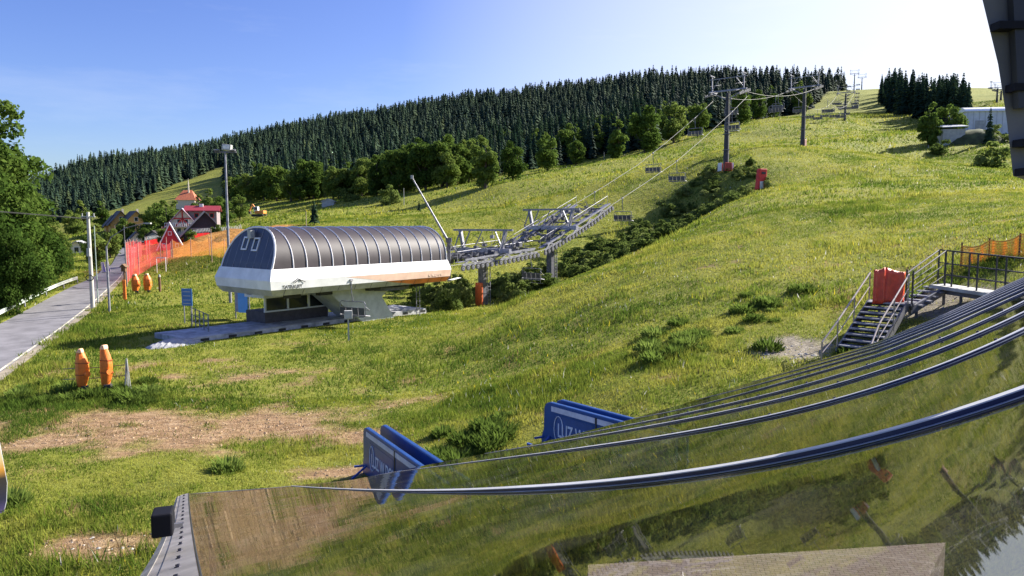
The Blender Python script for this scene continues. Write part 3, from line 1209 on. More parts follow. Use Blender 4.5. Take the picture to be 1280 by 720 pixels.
def grass_layer(n, y0, y1, h0, h1, w, power):
    u = RNG.uniform(-.80, .78, n)
    t = RNG.random(n)
    y = (y0 ** power + t * (y1 ** power - y0 ** power)) ** (1 / power)
    x = u * y
    s, o = axis_so(x, y)
    ok = ~((s > -5.5) & (s < 16.6) & (o > -4.2) & (o < 1.1))
    ok &= ~poly_inside(x, y, CANOPY_FOOT)
    rd = road_dist(x, y)
    ok &= rd > np.where(y > 40, 3.0, 3.4)
    d = dirt_mask(x, y) * (y < 60)
    so, st = soil_mask(x, y)
    ok &= RNG.random(n) > np.maximum(d ** 1.6 * .86, np.maximum(so * .985, st * .93))
    x, y, d = x[ok], y[ok], d[ok]
    n = len(x)
    z = Z(x, y)
    patch = fbm(x / 5, y / 5, 51, 3)
    tall = smooth(-.1, .5, patch + .35 * fbm(x / 1.3, y / 1.3, 52, 2))
    # taller rank grass round the pads, the road bank, the gully edge
    g = flatpt(120, 500, 0)
    rank = np.exp(-(((x - g[0]) / 5) ** 2 + ((y - g[1]) / 3) ** 2)) + .5 * np.exp(-((rd[ok] - 4.5) / 2.5) ** 2) * (y < 70) + .7 * np.exp(-(((y - 16) / 3) ** 2 + ((x + 9) / 4) ** 2))
    tus = smooth(.05, .45, fbm(x / (.5 + y * .012), y / (.35 + y * .008), 62, 2))
    h = (h0 + (h1 - h0) * tall * RNG.random(n)) * (.7 + .9 * (1 - tus) * RNG.random(n)) * (1 + 1.1 * np.clip(rank, 0, 1)) * (1 - .55 * d)
    ww = w * RNG.uniform(.6, 1.4, n)
    a = RNG.uniform(0, 6.283, n)
    lean = RNG.uniform(.1, .8, n) * h
    la = RNG.uniform(0, 6.283, n)
    b0 = np.c_[x - np.cos(a) * ww / 2, y - np.sin(a) * ww / 2, z - .02]
    b1 = np.c_[x + np.cos(a) * ww / 2, y + np.sin(a) * ww / 2, z - .02]
    tp = np.c_[x + np.cos(la) * lean, y + np.sin(la) * lean, z + h]
    V = np.stack([b0, b1, tp], 1).reshape(-1, 3)
    # colour of the blade itself
    cn = np.clip(.5 + fbm(x / 9, y / 9, 61, 4) * .75 + fbm(x / (.5 + y * .012), y / (.35 + y * .008), 62, 2) * .95 + fbm(x / 26, y / 2.6, 66, 2) * .35 + RNG.normal(0, .16, n) + np.clip((u[ok] + .12) * .5, -.16, .12), 0, 1)
    c_d = np.array([.085, .14, .02]); c_m = np.array([.185, .235, .032]); c_y = np.array([.35, .34, .062])
    cc = np.where(cn[:, None] < .5, c_d + (c_m - c_d) * cn[:, None] * 2, c_m + (c_y - c_m) * (cn[:, None] * 2 - 1))
    gr = np.clip(rank, 0, 1)[:, None] * .6
    cc = cc * (1 - gr) + np.array([.075, .125, .022]) * gr
    st_ = (RNG.random(n) < d * .8)[:, None]
    cc = np.where(st_, np.array([.36, .24, .12]) * RNG.uniform(.6, 1.2, (n, 1)), cc)
    cc *= RNG.uniform(.75, 1.2, (n, 1))
    fl = RNG.random(n)
    fpatch = fbm(x / 7, y / 7, 71, 3) > .05
    cc[(fl < .012) & fpatch] = (.62, .50, .04)
    cc[(fl > .992) & fpatch] = (.62, .60, .54)
    C4 = np.c_[cc, np.ones(n)]
    return V, np.repeat(C4, 3, axis=0)


def grass_material():
    m = bpy.data.materials.new("grass_blades")
    m.use_nodes = True
    nt = m.node_tree
    nt.nodes.clear()
    out = _n(nt, "ShaderNodeOutputMaterial")
    at = _n(nt, "ShaderNodeAttribute"); at.attribute_name = "tint"
    df = _n(nt, "ShaderNodeBsdfDiffuse"); tr = _n(nt, "ShaderNodeBsdfTranslucent"); mx = _n(nt, "ShaderNodeMixShader")
    mx.inputs[0].default_value = .42
    nt.links.new(at.outputs["Color"], df.inputs[0]); nt.links.new(at.outputs["Color"], tr.inputs[0])
    nt.links.new(df.outputs[0], mx.inputs[1]); nt.links.new(tr.outputs[0], mx.inputs[2])
    nt.links.new(mx.outputs[0], out.inputs[0])
    return m


GV, GC = [], []
for args in ((210000, 11, 30, .06, .26, .03, 2), (200000, 28, 62, .10, .34, .055, 2), (170000, 60, 140, .16, .50, .12, 2), (120000, 135, 330, .25, .8, .32, 2)):
    v, c = grass_layer(*args)
    GV.append(v); GC.append(c)
GV = np.concatenate(GV); GC = np.concatenate(GC)
go = link("meadow_grass", np_mesh("meadow_grass", GV, np.arange(len(GV)).reshape(-1, 3), grass_material(), col=GC))
tag(go, "yellow green meadow grass covering the piste and the near slopes", "grass", kind='stuff')

# scattered stones
mb = MB()
def stone(mb, c, r, rng=RNG):
    vs = []
    for a in range(6):
        t = 6.283 * a / 6
        q = r * rng.uniform(.7, 1.2)
        vs.append(Vector((math.cos(t) * q, math.sin(t) * q, rng.uniform(-.2, .25) * r)) + Vector(c))
    vs.append(Vector(c) + Vector((0, 0, r * .6))); vs.append(Vector(c) - Vector((0, 0, r * .5)))
    mb.add(vs, [(i, (i + 1) % 6, 6) for i in range(6)] + [((i + 1) % 6, i, 7) for i in range(6)])
for cx, cy, Y, sx, sy, n in ((985, 0, 24, 1.6, 1.3, 90), (1165, 0, 26.5, 1.6, 1.6, 60), (110, 0, 15.8, 1.6, .6, 25)):
    g = ground(cx, Y)
    for i in range(n):
        x = g.x + RNG.normal(0, sx * .5); y = g.y + RNG.normal(0, sy * .5)
        stone(mb, (x, y, zf(x, y) - .01), abs(RNG.normal(.02, .03)) + .015)
mc = MB()
for px, py, rx, ry, s_ in DIRT_SPOTS:
    cx, cy = flatpt(px, py, 0)
    for i in range(int(42 * rx * ry * s_)):
        x = cx + RNG.normal(0, rx * .5); y = cy + RNG.normal(0, ry * .5)
        stone(mc, (x, y, zf(x, y)), abs(RNG.normal(.015, .022)) + .012)
tag(mc.build("dirt_clods", M_DIRT), "crumbled dry clods on the bare earth of the meadow", "clods", kind='stuff')
tag(mb.build("loose_stones", M_STONE), "loose pale stones on bare ground patches near the stairs and canopy", "stones", kind='stuff')

# ------------------------------------------------------------------ lower station of the chairlift
def build_station():
    st = thing("lift_station", "chairlift station with dark ribbed barrel roof and white fascia on a wide concrete foot", "lift station", (C0.x, C0.y, 0.0), AX_ROT)
    L, HW, Z0, RISE = 16.05, 3.0, 4.36, 2.72
    M_ROOF = mat("smoked_roof_sheet", (.042, .032, .038), .55, var=.3, scale=.7, spec=.35)
    NT = 22

    def prof(t):
        c, s_ = math.cos(t), math.sin(t)
        return (math.copysign(abs(c) ** .86, c) * HW, Z0 + RISE * s_ ** .90)
    tt = [math.pi * k / NT for k in range(NT + 1)]
    # roof barrel
    mb = MB()
    vs = []
    for t in tt:
        y, z = prof(t)
        vs.append((1.0 * math.sin(t), y, z))
        vs.append((L, y, z))
    fs = [(2 * k, 2 * k + 1, 2 * k + 3, 2 * k + 2) for k in range(NT)]
    fs.append(tuple(2 * k + 1 for k in range(NT, -1, -1)))
    mb.add(vs, fs)
    roof = mb.build("roof", M_ROOF, st, True)
    # pale battens over the roof
    mb = MB()
    for i in range(1, 15):
        s = .55 + i * (L - .65) / 14.5
        mb.tube([(s, prof(t)[0] * 1.004, prof(t)[1] + .015) for t in tt], .048, 5)
    mb.tube([(1.0 * math.sin(t), prof(t)[0] * 1.006, prof(t)[1] + .02) for t in tt], .07, 5)
    mb.tube([(L, prof(t)[0] * 1.006, prof(t)[1] + .02) for t in tt], .06, 5)
    mb.build("roof_rib", mat("pale_batten", (.80, .78, .80), .6, var=.1), roof, True)
    # sloping end wall
    mb = MB()
    vs = [(1.0 * math.sin(t) - .004, *prof(t)) for t in tt]
    mb.add(vs, [tuple(range(len(vs)))])
    end = mb.build("end_panel", mat("dark_end_sheet", (.035, .04, .065), .35, var=.2), st)
    mb = MB()
    for k in range(-3, 4):
        y = k * .82
        cz = (1 - (abs(y) / HW) ** (1 / .43)) ** .45 if abs(y) < HW else 0
        h = RISE * cz * .97
        mb.bar((-.02, y, Z0), (-.02 + 1.0 * h / RISE, y, Z0 + h), .035, .03)
    mb.build("end_batten", M_STEEL, end)
    for o_, zz in ((-.85, 6.0), (.42, 5.95)):
        mb = MB()
        y = -o_
        x0 = (zz - Z0) / RISE * 1.0
        sl = math.atan2(1.0, RISE)
        rot = Matrix.Rotation(sl, 3, 'Y')
        for dy, dz, w, h in ((0, .42, .66, .1), (0, -.42, .66, .1), (.29, 0, .09, .76), (-.29, 0, .09, .76)):
            mb.box(Vector((x0 - .05, y, zz)) + rot @ Vector((0, dy, dz)), (.07, w, h), rot)
        fr = mb.build("window", M_PAINTW, end)
        mb = MB()
        mb.box((x0 - .03, y, zz), (.02, .5, .76), rot)
        mb.build("pane", M_GLASSD, fr)
    mb = MB().box((.58, 0.2, 6.62), (.3, .42, .55))
    mb.build("vent_box", M_GREYP, end)
    # fascia ring
    def ring(profile, mats_):
        mb = MB()
        n = len(profile)
        vs = []
        for d, z in profile:
            for sx, sy in ((-d, -HW - d), (L + d * .6, -HW - d), (L + d * .6, HW + d), (-d, HW + d)):
                vs.append((sx, sy, z))
        fs, mi = [], []
        for i in range(n - 1):
            for k in range(4):
                k2 = (k + 1) % 4
                fs.append((i * 4 + k, (i + 1) * 4 + k, (i + 1) * 4 + k2, i * 4 + k2))
        mb.add(vs, fs)
        return mb, n
    pw = [(.06, Z0 - .02), (.10, Z0 + .04), (.34, 3.72), (.36, 3.66), (.27, 3.08)]
    mb, n = ring(pw, None)
    fa = mb.build("fascia", M_PAINTW, st)
    pg = [(.265, 3.075), (-.02, 2.66)]
    mb, n = ring(pg, None)
    mb.add([(0.02, -HW + .02, 2.66), (L, -HW + .02, 2.66), (L, HW - .02, 2.66), (0.02, HW - .02, 2.66)], [(0, 1, 2, 3)])
    sf = mb.build("soffit_band", M_GREYP, st)
    mb = MB()
    for s in np.arange(.8, 15.9, 1.45):
        mb.bar((s, -HW - .262, 3.06), (s, -HW + .005, 2.665), .025, .012)
    mb.build("panel_joint", M_DSTEEL, sf)
    # painted sweep: faded orange above, strong orange below, 4 mm proud of the sheet
    def fpt(s, z):
        if z >= 3.66:
            d = .36
        elif z >= 3.08:
            d = .27 + (z - 3.08) / .58 * .09
        else:
            d = -.02 + (z - 2.66) / .415 * .285
        return (s, -HW - d - .006, z)
    mb = MB()
    mb.add([fpt(5.6, 3.62), fpt(16.2, 3.62), fpt(16.2, 3.09), fpt(9.4, 3.09)], [(0, 3, 2, 1)])
    mb.build("faded_stripe", M_PEACH, fa)
    mb = MB()
    mb.add([fpt(9.4, 3.06), fpt(16.2, 3.06), fpt(16.0, 2.67), fpt(12.4, 2.67)], [(0, 3, 2, 1)])
    mb.build("orange_stripe", M_ORANGE_F, fa)
    text("TATRALIFT", .33, M_BLACK, fa, (.55, -HW - .318, 3.12), (R(90), 0, 0), sx=.92)
    mb = MB()
    for a, b_ in (((1.30, 3.50), (1.66, 3.76)), ((1.66, 3.76), (2.26, 3.48)), ((1.44, 3.48), (1.74, 3.66)), ((1.74, 3.66), (1.92, 3.55))):
        mb.bar((a[0], -HW - .375, a[1]), (b_[0], -HW - .375, b_[1]), .01, .045)
    mb.build("roof_emblem", M_BLACK, fa)
    text("OCEAN", .40, M_PEACH if False else mat("faded_lettering", (.70, .52, .42), .6), fa, (13.7, -HW - .318, 3.2), (R(90), 0, 0), sx=1.1)
    # concrete foot
    mb = MB()
    side = [(5.2, 2.66), (12.0, 2.66), (10.5, 1.75), (12.0, -.4), (9.0, -.4)]
    mb.prism([(s, -1.5, z) for s, z in side], (0, 2.6, 0))
    mb.build("pedestal", mat("painted_pedestal", (.50, .53, .54), .6, var=.25, scale=1.2), st, bevel=.05)
    mb = MB().disc((11.5, .2, 2.35), (0, 0, 1), 2.5, .25, 30)
    mb.disc((11.5, .2, 2.35), (0, 0, 1), .5, .5, 16)
    mb.build("bull_wheel", M_DSTEEL, st)
    for s in (2.0, 4.6, 9.0, 13.6):
        for y in (-2.2, 2.2):
            MB().box((s, y, 2.5), (1.1, .5, .26)).build("tyre_drive", M_DARK, st, bevel=.04)
    mb = MB()
    for y in (-2.1, -1.72):
        mb.bar((13.9, y, -.2), (13.9, y, 2.66), .05, .05)
    for z in np.arange(.2, 2.6, .32):
        mb.bar((13.9, -2.1, z), (13.9, -1.72, z), .03, .03)
    mb.build("ladder", M_STEEL, st)
    mb = MB().bar((16.4, -3.1, 2.74), (17.6, -3.0, 2.86), .4, .03)
    mb.build("eave_plate", M_PAINTW, st)
    return st


station = build_station()

# boarding platform
pf = thing("boarding_platform", "pale concrete boarding slab with dark slots along its edge, under the lift station", "platform", (C0.x, C0.y, 0), AX_ROT)
mb = MB()
mb.box((5.6, 1.2, .05), (20.6, 4.0, .5))
mb.build("slab", M_CONCW, pf, bevel=.02)
for s in np.arange(-3.6, 15.6, 1.9):
    MB().box((s + .15 * math.sin(s * 3), -.806, .10), (.55, .03, .16)).build("drain_slot", M_BLACK, pf)
mb = MB()
for i in range(5):
    mb.box((-3.2 + i * 2.2, -.45 + .3 * math.sin(i * 2), .305), (1.6, .28, .012), Matrix.Rotation(.15 * math.sin(i * 5), 3, 'Z'))
mb.build("worn_patch", M_GREYP, pf)

hp = MB()
V = []
rng = np.random.default_rng(5)
nn = 15
for j in range(nn):
    for i in range(nn):
        x = (i / (nn - 1) - .5) * 3.6; y = (j / (nn - 1) - .5) * 2.0
        r2 = (x / 1.8) ** 2 + (y / 1.0) ** 2
        V.append((x, y, max(0, .42 * (1 - r2)) + rng.uniform(-.04, .05) - (.1 if r2 > .95 else 0)))
hp.add(V, [(j * nn + i, j * nn + i + 1, (j + 1) * nn + i + 1, (j + 1) * nn + i) for j in range(nn - 1) for i in range(nn - 1)])
g = L2W(-5.2, .6, 0)
o = hp.build("gravel_heap", mat("white_gravel", (.36, .36, .38), .95, var=.3, scale=4, bump=.6), loc=(g.x, g.y, zf(g.x, g.y) - .02), rotz=AX_ROT)
tag(o, "low heap of whitish gravel at the left end of the boarding slab", "gravel heap")

# operator booth under the dome
bt = thing("operator_booth", "white framed operator booth with dark windows under the station roof", "booth", (C0.x, C0.y, 0), AX_ROT)
MB().box((4.9, 2.6, .55), (5.4, 2.4, 1.1)).build("wall", mat("booth_wall", (.10, .085, .085), .8, var=.3), bt)
MB().box((4.9, 2.6, 2.32), (5.5, 2.5, .5)).build("lintel", M_PAINTW, bt)
for i, s in enumerate((2.25, 4.1, 5.9, 7.5)):
    MB().box((s, 1.42, 1.6), (.14, .1, .98)).build("post", M_PAINTW, bt)
MB().box((4.9, 1.38, 1.13), (5.5, .16, .1)).build("window_sill", M_PAINTW, bt)
for s, w in ((3.18, 1.7), (5.0, 1.6), (6.7, 1.4)):
    MB().box((s, 1.46, 1.62), (w, .03, .88)).build("window", M_GLASSD, bt)
MB().box((7.62, 2.6, 1.3), (.06, 2.42, 2.2)).build("end_wall", M_PAINTW, bt)

# info board in the shade of the dome
g = P(304, 388, 54.5)
ib = thing("information_board", "bright blue information board on posts in the shade under the station's left end", "notice board", (g.x, g.y, .1), R(-25))
MB().box((0, 0, 1.35), (.95, .06, 1.75)).build("panel", mat("bright_blue_board", (.10, .38, .85), .4, var=.2, scale=.8), ib)
MB().box((-.62, .05, 1.4), (.3, .06, 1.8)).build("side_panel", mat("lilac_board", (.30, .28, .42), .5), ib)
for x in (-.85, .55):
    MB().tube([(x, .08, -.3), (x, .08, 2.6)], .05, 8).build("post", M_STEEL, ib)

# small blue sign + barrier
g = ground(235, 52)
sg = thing("direction_sign", "small dark blue sign on two posts left of the boarding slab", "sign", g, R(-20))
MB().box((0, 0, 1.95), (.95, .05, 1.25)).build("panel", M_BLUES, sg, bevel=.02)
mb = MB()
for z in (2.35, 2.05, 1.75, 1.5):
    mb.box((0, -.028, z), (.7, .012, .05))
mb.build("lettering", M_GREYP, sg)
for x in (-.35, .35):
    MB().tube([(x, .05, -.3), (x, .05, 2.5)], .04, 8).build("post", M_STEEL, sg)
g0 = ground(240, 50.5); g1 = ground(261, 46.5)
br = thing("metal_barrier", "low steel tube barrier beside the gravel heap", "barrier", (g0.x, g0.y, g0.z))
d = Vector((g1.x - g0.x, g1.y - g0.y, 0))
for i in range(5):
    p = d * i / 4
    MB().tube([(p.x, p.y, -.2), (p.x, p.y, 1.45)], .045, 8).build("post", M_STEEL, br)
mb = MB()
for z in (.5, .95, 1.42):
    mb.tube([(0, 0, z), (d.x, d.y, z)], .025, 6)
mb.build("rail", M_DSTEEL, br)

# control box on a post
g = P(436, 431, 43.4)
cb = thing("control_box", "pale grey box on a thin post in front of the station's foot", "control box", (g.x, g.y, zf(g.x, g.y)), R(20))
MB().box((0, 0, 1.62), (.46, .3, .5)).build("box", M_GREYP, cb, bevel=.02)
MB().bar((0, 0, -.2), (0, 0, 1.4), .09, .09).build("post", M_GREYP, cb)

# ------------------------------------------------------------------ cables
CP_ = [(2, 2.9), (16, 3.8), (24, 4.25), (30, 4.8), (34.8, 6.3), (39, 7.8), (42.5, 9.3), (50, 12.0), (58, 15.0), (66, 18.6), (75, 22.9), (83.8, 27.4)]
T1 = ground(907, 113); T1.z = 0
tower_spec = [(T1, zf(T1.x, T1.y), 27.4)]
for px, Y, cy in ((1003, 139, 111), (1056, 250, 117), (1067.5, 500, 92.5), (1077, 535, 97)):
    g = ground(px, Y)
    tower_spec.append((Vector((g.x, g.y, 0)), g.z, P(px, cy, Y).z))


def cable_pts(off):
    pts = []
    for i in range(len(CP_) - 1):
        for k in range(4):
            f = k / 4
            s = CP_[i][0] * (1 - f) + CP_[i + 1][0] * f
            z = CP_[i][1] * (1 - f) + CP_[i + 1][1] * f
            p = L2W(s, off); p.z = z
            pts.append(p)
    # towers beyond
    prev = (tower_spec[0][0], tower_spec[0][2])
    for j in range(1, 4):
        tw = tower_spec[j]
        a, b = prev[0], tw[0]
        n1 = NX if j == 1 else (b - a).normalized().cross(Vector((0, 0, 1)))
        dirn = (b - a).normalized()
        nn_ = dirn.cross(Vector((0, 0, 1)))
        span = (b - a).length
        for k in range(14 if j < 3 else 15):
            f = k / 14
            p = a.lerp(b, f) + nn_ * off
            p.z = prev[1] * (1 - f) + tw[2] * f - 4 * f * (1 - f) * span * .035
            pts.append(p)
        prev = (b, tw[2])
    return pts


CABR, CABL = cable_pts(2.6), cable_pts(-2.6)
M_CABLE = mat("haul_rope", (.24, .235, .22), .7, .1, var=.1)
for nm, pts, lb in (("haul_rope", CABR, "right strand of the chairlift rope rising from the portals to the piste top"), ("haul_rope", CABL, "left strand of the chairlift rope rising from the portals to the piste top")):
    tag(MB().tube(pts, .026, 6).build(nm, M_CABLE, None, True), lb, "cable")


def on_cable(pts, dist):
    for a, b in zip(pts[:-1], pts[1:]):
        l = (b - a).length
        if dist <= l:
            return a.lerp(b, dist / l), (b - a).normalized()
        dist -= l
    return pts[-1], (pts[-1] - pts[-2]).normalized()


# ------------------------------------------------------------------ chairs
def make_chair(loc, rz, label, group="chairs of the chairlift"):
    c = thing("lift_chair", label, "lift chair", loc, rz, group)
    mb = MB()
    mb.tube([(0, 0, .06), (0, 0, -.9), (.12, 0, -1.25), (.12, 0, -1.5)], .04, 6)
    mb.tube([(.12, -1.12, -2.45), (.10, -1.12, -1.62), (.12, -1.0, -1.5), (.12, 1.0, -1.5), (.10, 1.12, -1.62), (.12, 1.12, -2.45)], .035, 6)
    mb.box((0, 0, .02), (.3, .12, .14))
    mb.build("hanger", M_STEEL, c)
    mb = MB()
    for i in range(4):
        mb.box((.32, -.81 + i * .54, -2.5), (.48, .50, .07))
    mb.build("seat", M_SEAT, c)
    mb = MB()
    for i in range(4):
        mb.box((.06, -.81 + i * .54, -2.18), (.06, .49, .5), Matrix.Rotation(-.12, 3, 'Y'))
    mb.build("backrest", M_SEAT, c)
    mb = MB()
    mb.tube([(.06, -1.12, -2.45), (.62, -1.12, -2.55)], .03, 6)
    mb.tube([(.06, 1.12, -2.45), (.62, 1.12, -2.55)], .03, 6)
    mb.tube([(.02, -1.12, -1.93), (.02, 1.12, -1.93)], .025, 6)
    mb.tube([(.0, -1.12, -2.58), (.0, 1.12, -2.58)], .03, 6)
    mb.build("seat_frame", M_STEEL, c)
    mb = MB()
    mb.tube([(.1, -1.0, -1.75), (.75, -1.0, -2.15), (.75, 1.0, -2.15), (.1, 1.0, -1.75)], .022, 6)
    mb.tube([(.75, -.5, -2.15), (.85, -.5, -2.95)], .02, 6)
    mb.tube([(.75, .5, -2.15), (.85, .5, -2.95)], .02, 6)
    mb.tube([(.85, -.8, -2.95), (.85, .8, -2.95)], .02, 6)
    mb.build("safety_bar", M_STEEL, c)
    return c


def dist_at(pts, s):
    """path length of the first point at axis position s"""
    t = 0
    for a, b in zip(pts[:-1], pts[1:]):
        sa_, _ = axis_so(a.x, a.y); sb, _ = axis_so(b.x, b.y)
        if sa_ <= s <= sb:
            return t + (b - a).length * (s - sa_) / (sb - sa_ + 1e-9)
        t += (b - a).length
    return t


chair0 = None
near_labels = {
    ("R", 45): "dark padded lift chair nearest the right side of the second portal, low over the gully",
    ("R", 58.5): "lift chair hanging darkest over the upper gully, left of the red pads",
    ("L", 47.5): "lift chair on the far rope just above the second portal's wheels",
    ("L", 62): "pale lift chair hanging low over the meadow between the two ropes",
    ("L", 75): "lift chair against the broadleaf trees just left of the padded tower",
    ("R", 28): "lift chair hanging under the wheels between the two portals",
}
for (side, s), lb in near_labels.items():
    pts = CABR if side == "R" else CABL
    p, d = on_cable(pts, dist_at(pts, s))
    rz = math.atan2(d.y, d.x)
    if chair0 is None:
        chair0 = make_chair(p, rz, lb)
    else:
        copy_tree(chair0, loc=p, rz=None if False else None, rotz=rz, label=lb) if False else copy_tree(chair0, None, p, rz, None, lb)
for pts, st_ in ((CABR, 76), (CABL, 90)):
    dd = dist_at(pts, st_)
    total = sum((b - a).length for a, b in zip(pts[:-1], pts[1:]))
    while dd < total - 20:
        p, d = on_cable(pts, dd)
        if all((p - Vector((t[0].x, t[0].y, p.z))).length > 5 for t in tower_spec):
            copy_tree(chair0, None, p, math.atan2(d.y, d.x), None, "empty lift chair in the long line hanging over the upper piste")
        dd += 21.0
p = L2W(6.1, 3.3); p.z = 3.35
copy_tree(chair0, None, p, AX_ROT + R(12), None, "lift chair parked under the station roof beside the concrete foot")

# ------------------------------------------------------------------ portals with wheel trains
def wheel_mesh(r=.24, w=.09):
    mb = MB().disc((0, 0, 0), (0, 1, 0), r, w, 14, 0)
    mb.disc((0, 0, 0), (0, 1, 0), r * .62, w + .03, 12, 1)
    mb.disc((0, 0, 0), (0, 1, 0), r * .2, w + .08, 8, 0)
    return mb.mesh("sheave", [mat("sheave_rubber", (.05, .05, .055), .6), M_STEEL])


WHEEL = wheel_mesh()


def zc_at(s):
    return float(np.interp(s, [c[0] for c in CP_], [c[1] for c in CP_]))


def sheave_train(parent, s_mid, y, l0, l1, base, off, zfun):
    """line of wheels under/over the rope with its rocker beams; local x along the rope"""
    mb = MB()
    n = int((l1 - l0) / .56)
    xs = [l0 + (l1 - l0) * i / (n - 1) for i in range(n)]
    for i in range(n - 1):
        mb.bar((xs[i], y, zfun(xs[i]) + off), (xs[i + 1], y, zfun(xs[i + 1]) + off), .12, .16)
    for i in range(0, n - 3, 4):
        a, b = xs[i], xs[min(i + 3, n - 1)]
        m_ = (a + b) / 2
        mb.bar((a, y, zfun(a) + off), (m_, y, zfun(m_) + off + .42), .07, .12)
        mb.bar((b, y, zfun(b) + off), (m_, y, zfun(m_) + off + .42), .07, .12)
    mb.bar((l0 + .4, y, zfun(l0 + .4) + off + .45), (l1 - .4, y, zfun(l1 - .4) + off + .45), .16, .14)
    # catwalk and handrail alongside
    yy = y + (.55 if y > 0 else -.55) * -1
    mb.bar((l0, yy, zfun(l0) + off + .25), (l1, yy, zfun(l1) + off + .25), .5, .04)
    mb.tube([(l0, yy, zfun(l0) + off + 1.15), (l1, yy, zfun(l1) + off + 1.15)], .025, 5)
    for i in range(0, n, 3):
        mb.tube([(xs[i], yy, zfun(xs[i]) + off + .25), (xs[i], yy, zfun(xs[i]) + off + 1.15)], .02, 5)
    tr = mb.build("sheave_train", M_STEEL, parent)
    for x in xs:
        w = link("sheave", WHEEL, tr, (x, y - .1 if y < 0 else y + .1, zfun(x) + off - .22))
    return tr


def portal(s, l0, l1, label, pad):
    b = L2W(s, 0)
    gz = zf(b.x, b.y)
    zc = zc_at(s)
    t = thing("lift_portal", label, "lift portal", (b.x, b.y, gz), AX_ROT, "wheel portals in front of the station")
    h = zc - gz
    MB().bar((0, 0, -.5), (0, 0, h + .4), .62, .55).build("column", M_DSTEEL, t, bevel=.03)
    mb = MB()
    mb.bar((0, -3.3, h + .62), (0, 3.3, h + .62), .34, .42)
    mb.bar((0, -2.2, h + .4), (0, -.3, h - .7), .16, .2)
    mb.bar((0, 2.2, h + .4), (0, .3, h - .7), .16, .2)
    mb.build("crossarm", mat("lilac_steel", (.38, .38, .46), .45, .5, var=.3), t)
    mb = MB()
    mb.bar((0, -3.6, h + 2.5), (0, 3.6, h + 2.5), .16, .18)
    for y in (-2.75, 2.75):
        mb.bar((0, y * .86, h + .8), (0, y, h + 2.45), .3, .26)
        mb.bar((0, y * .86, h + .8), (0, y * .55, h + 2.45), .09, .09)
        mb.bar((-.9, y, h + .7), (0, y, h + 2.4), .08, .08)
    mb.tube([(0, -1.2, h + 2.4), (0, -1.2, h + 2.0)], .03, 6)
    mb.box((0, -1.2, h + 1.9), (.2, .35, .3))
    mb.tube([(0, 1.0, h + .8), (.2, 0.2, h + 2.4)], .05, 6)
    mb.build("lifting_frame", M_STEEL, t)
    mb = MB()
    for x in (.36, .72):
        mb.bar((x, -.32, -.2), (x, -.32, h + .4), .06, .06)
    for z in np.arange(.1, h, .32):
        mb.bar((.36, -.32, z), (.72, -.32, z), .03, .03)
    for z in np.arange(1.5, h, .9):
        mb.bar((.25, -.32, z), (.36, -.32, z), .04, .04)
    mb.build("ladder", M_STEEL, t)
    if pad:
        MB().box((-.48, 0, .9), (.22, .8, 2.4)).build("crash_pad", mat("orange_red_pad", (.62, .12, .03), .6, var=.3), t, bevel=.05)
    for y in (-2.6, 2.6):
        tr = sheave_train(t, s, y, l0, l1, gz, -.14, lambda x: zc_at(s + x) - gz)
    # tangle of boxes, brackets and bracing behind the arm
    mb = MB()
    rr = random.Random(int(s))
    for k in range(70):
        x = rr.uniform(l0 * .8, l1 * .8); y = rr.uniform(-2.4, 2.4)
        z = zc_at(s + x) - gz + rr.uniform(.0, 1.2)
        if rr.random() < .35:
            mb.box((x, y, z), (rr.uniform(.2, .6), rr.uniform(.2, .5), rr.uniform(.15, .4)))
        else:
            mb.bar((x, y, z), (x + rr.uniform(-1.4, 1.4), y + rr.uniform(-1.2, 1.2), z + rr.uniform(-.4, .9)), .05, .05)
    for y in (-1.2, 1.2):
        mb.bar((l0 * .8, y, zc_at(s + l0 * .8) - gz + .35), (l1 * .8, y, zc_at(s + l1 * .8) - gz + .35), .14, .2)
    for x in np.linspace(l0 * .75, l1 * .75, 6):
        mb.bar((x, -2.5, zc_at(s + x) - gz + .4), (x, 2.5, zc_at(s + x) - gz + .4), .1, .14)
    mb.build("bracing", M_DSTEEL, t)
    return t


portal(24.0, -5.6, 5.0, "first wheel portal beside the station, with an orange pad on its column", True)
portal(34.8, -4.6, 7.9, "second wheel portal with a ladder on its column and a rising line of wheels", False)

# slanting mast beside the first portal
b = P(561, 303, 62.5); tp = P(515, 222, 62.5)
mt = thing("slanted_mast", "slender steel boom leaning left beside the station's right end", "mast", b)
v = tp - b
MB().tube([Vector((0, 0, 0)), v], .11, 8, r2=.05).build("boom", M_STEEL, mt, True)
mb = MB().tube([(0, 0, -3.4), (0, 0, .35)], .16, 10)
mb.box((0, 0, .2), (.5, .4, .4))
mb.tube([(.6, 0, -.8), v * .25], .04, 6)
mb.build("pivot_post", M_DSTEEL, mt)
MB().box(v + Vector((0, 0, .05)), (.22, .16, .3)).build("tip_lamp", M_GREYP, mt)

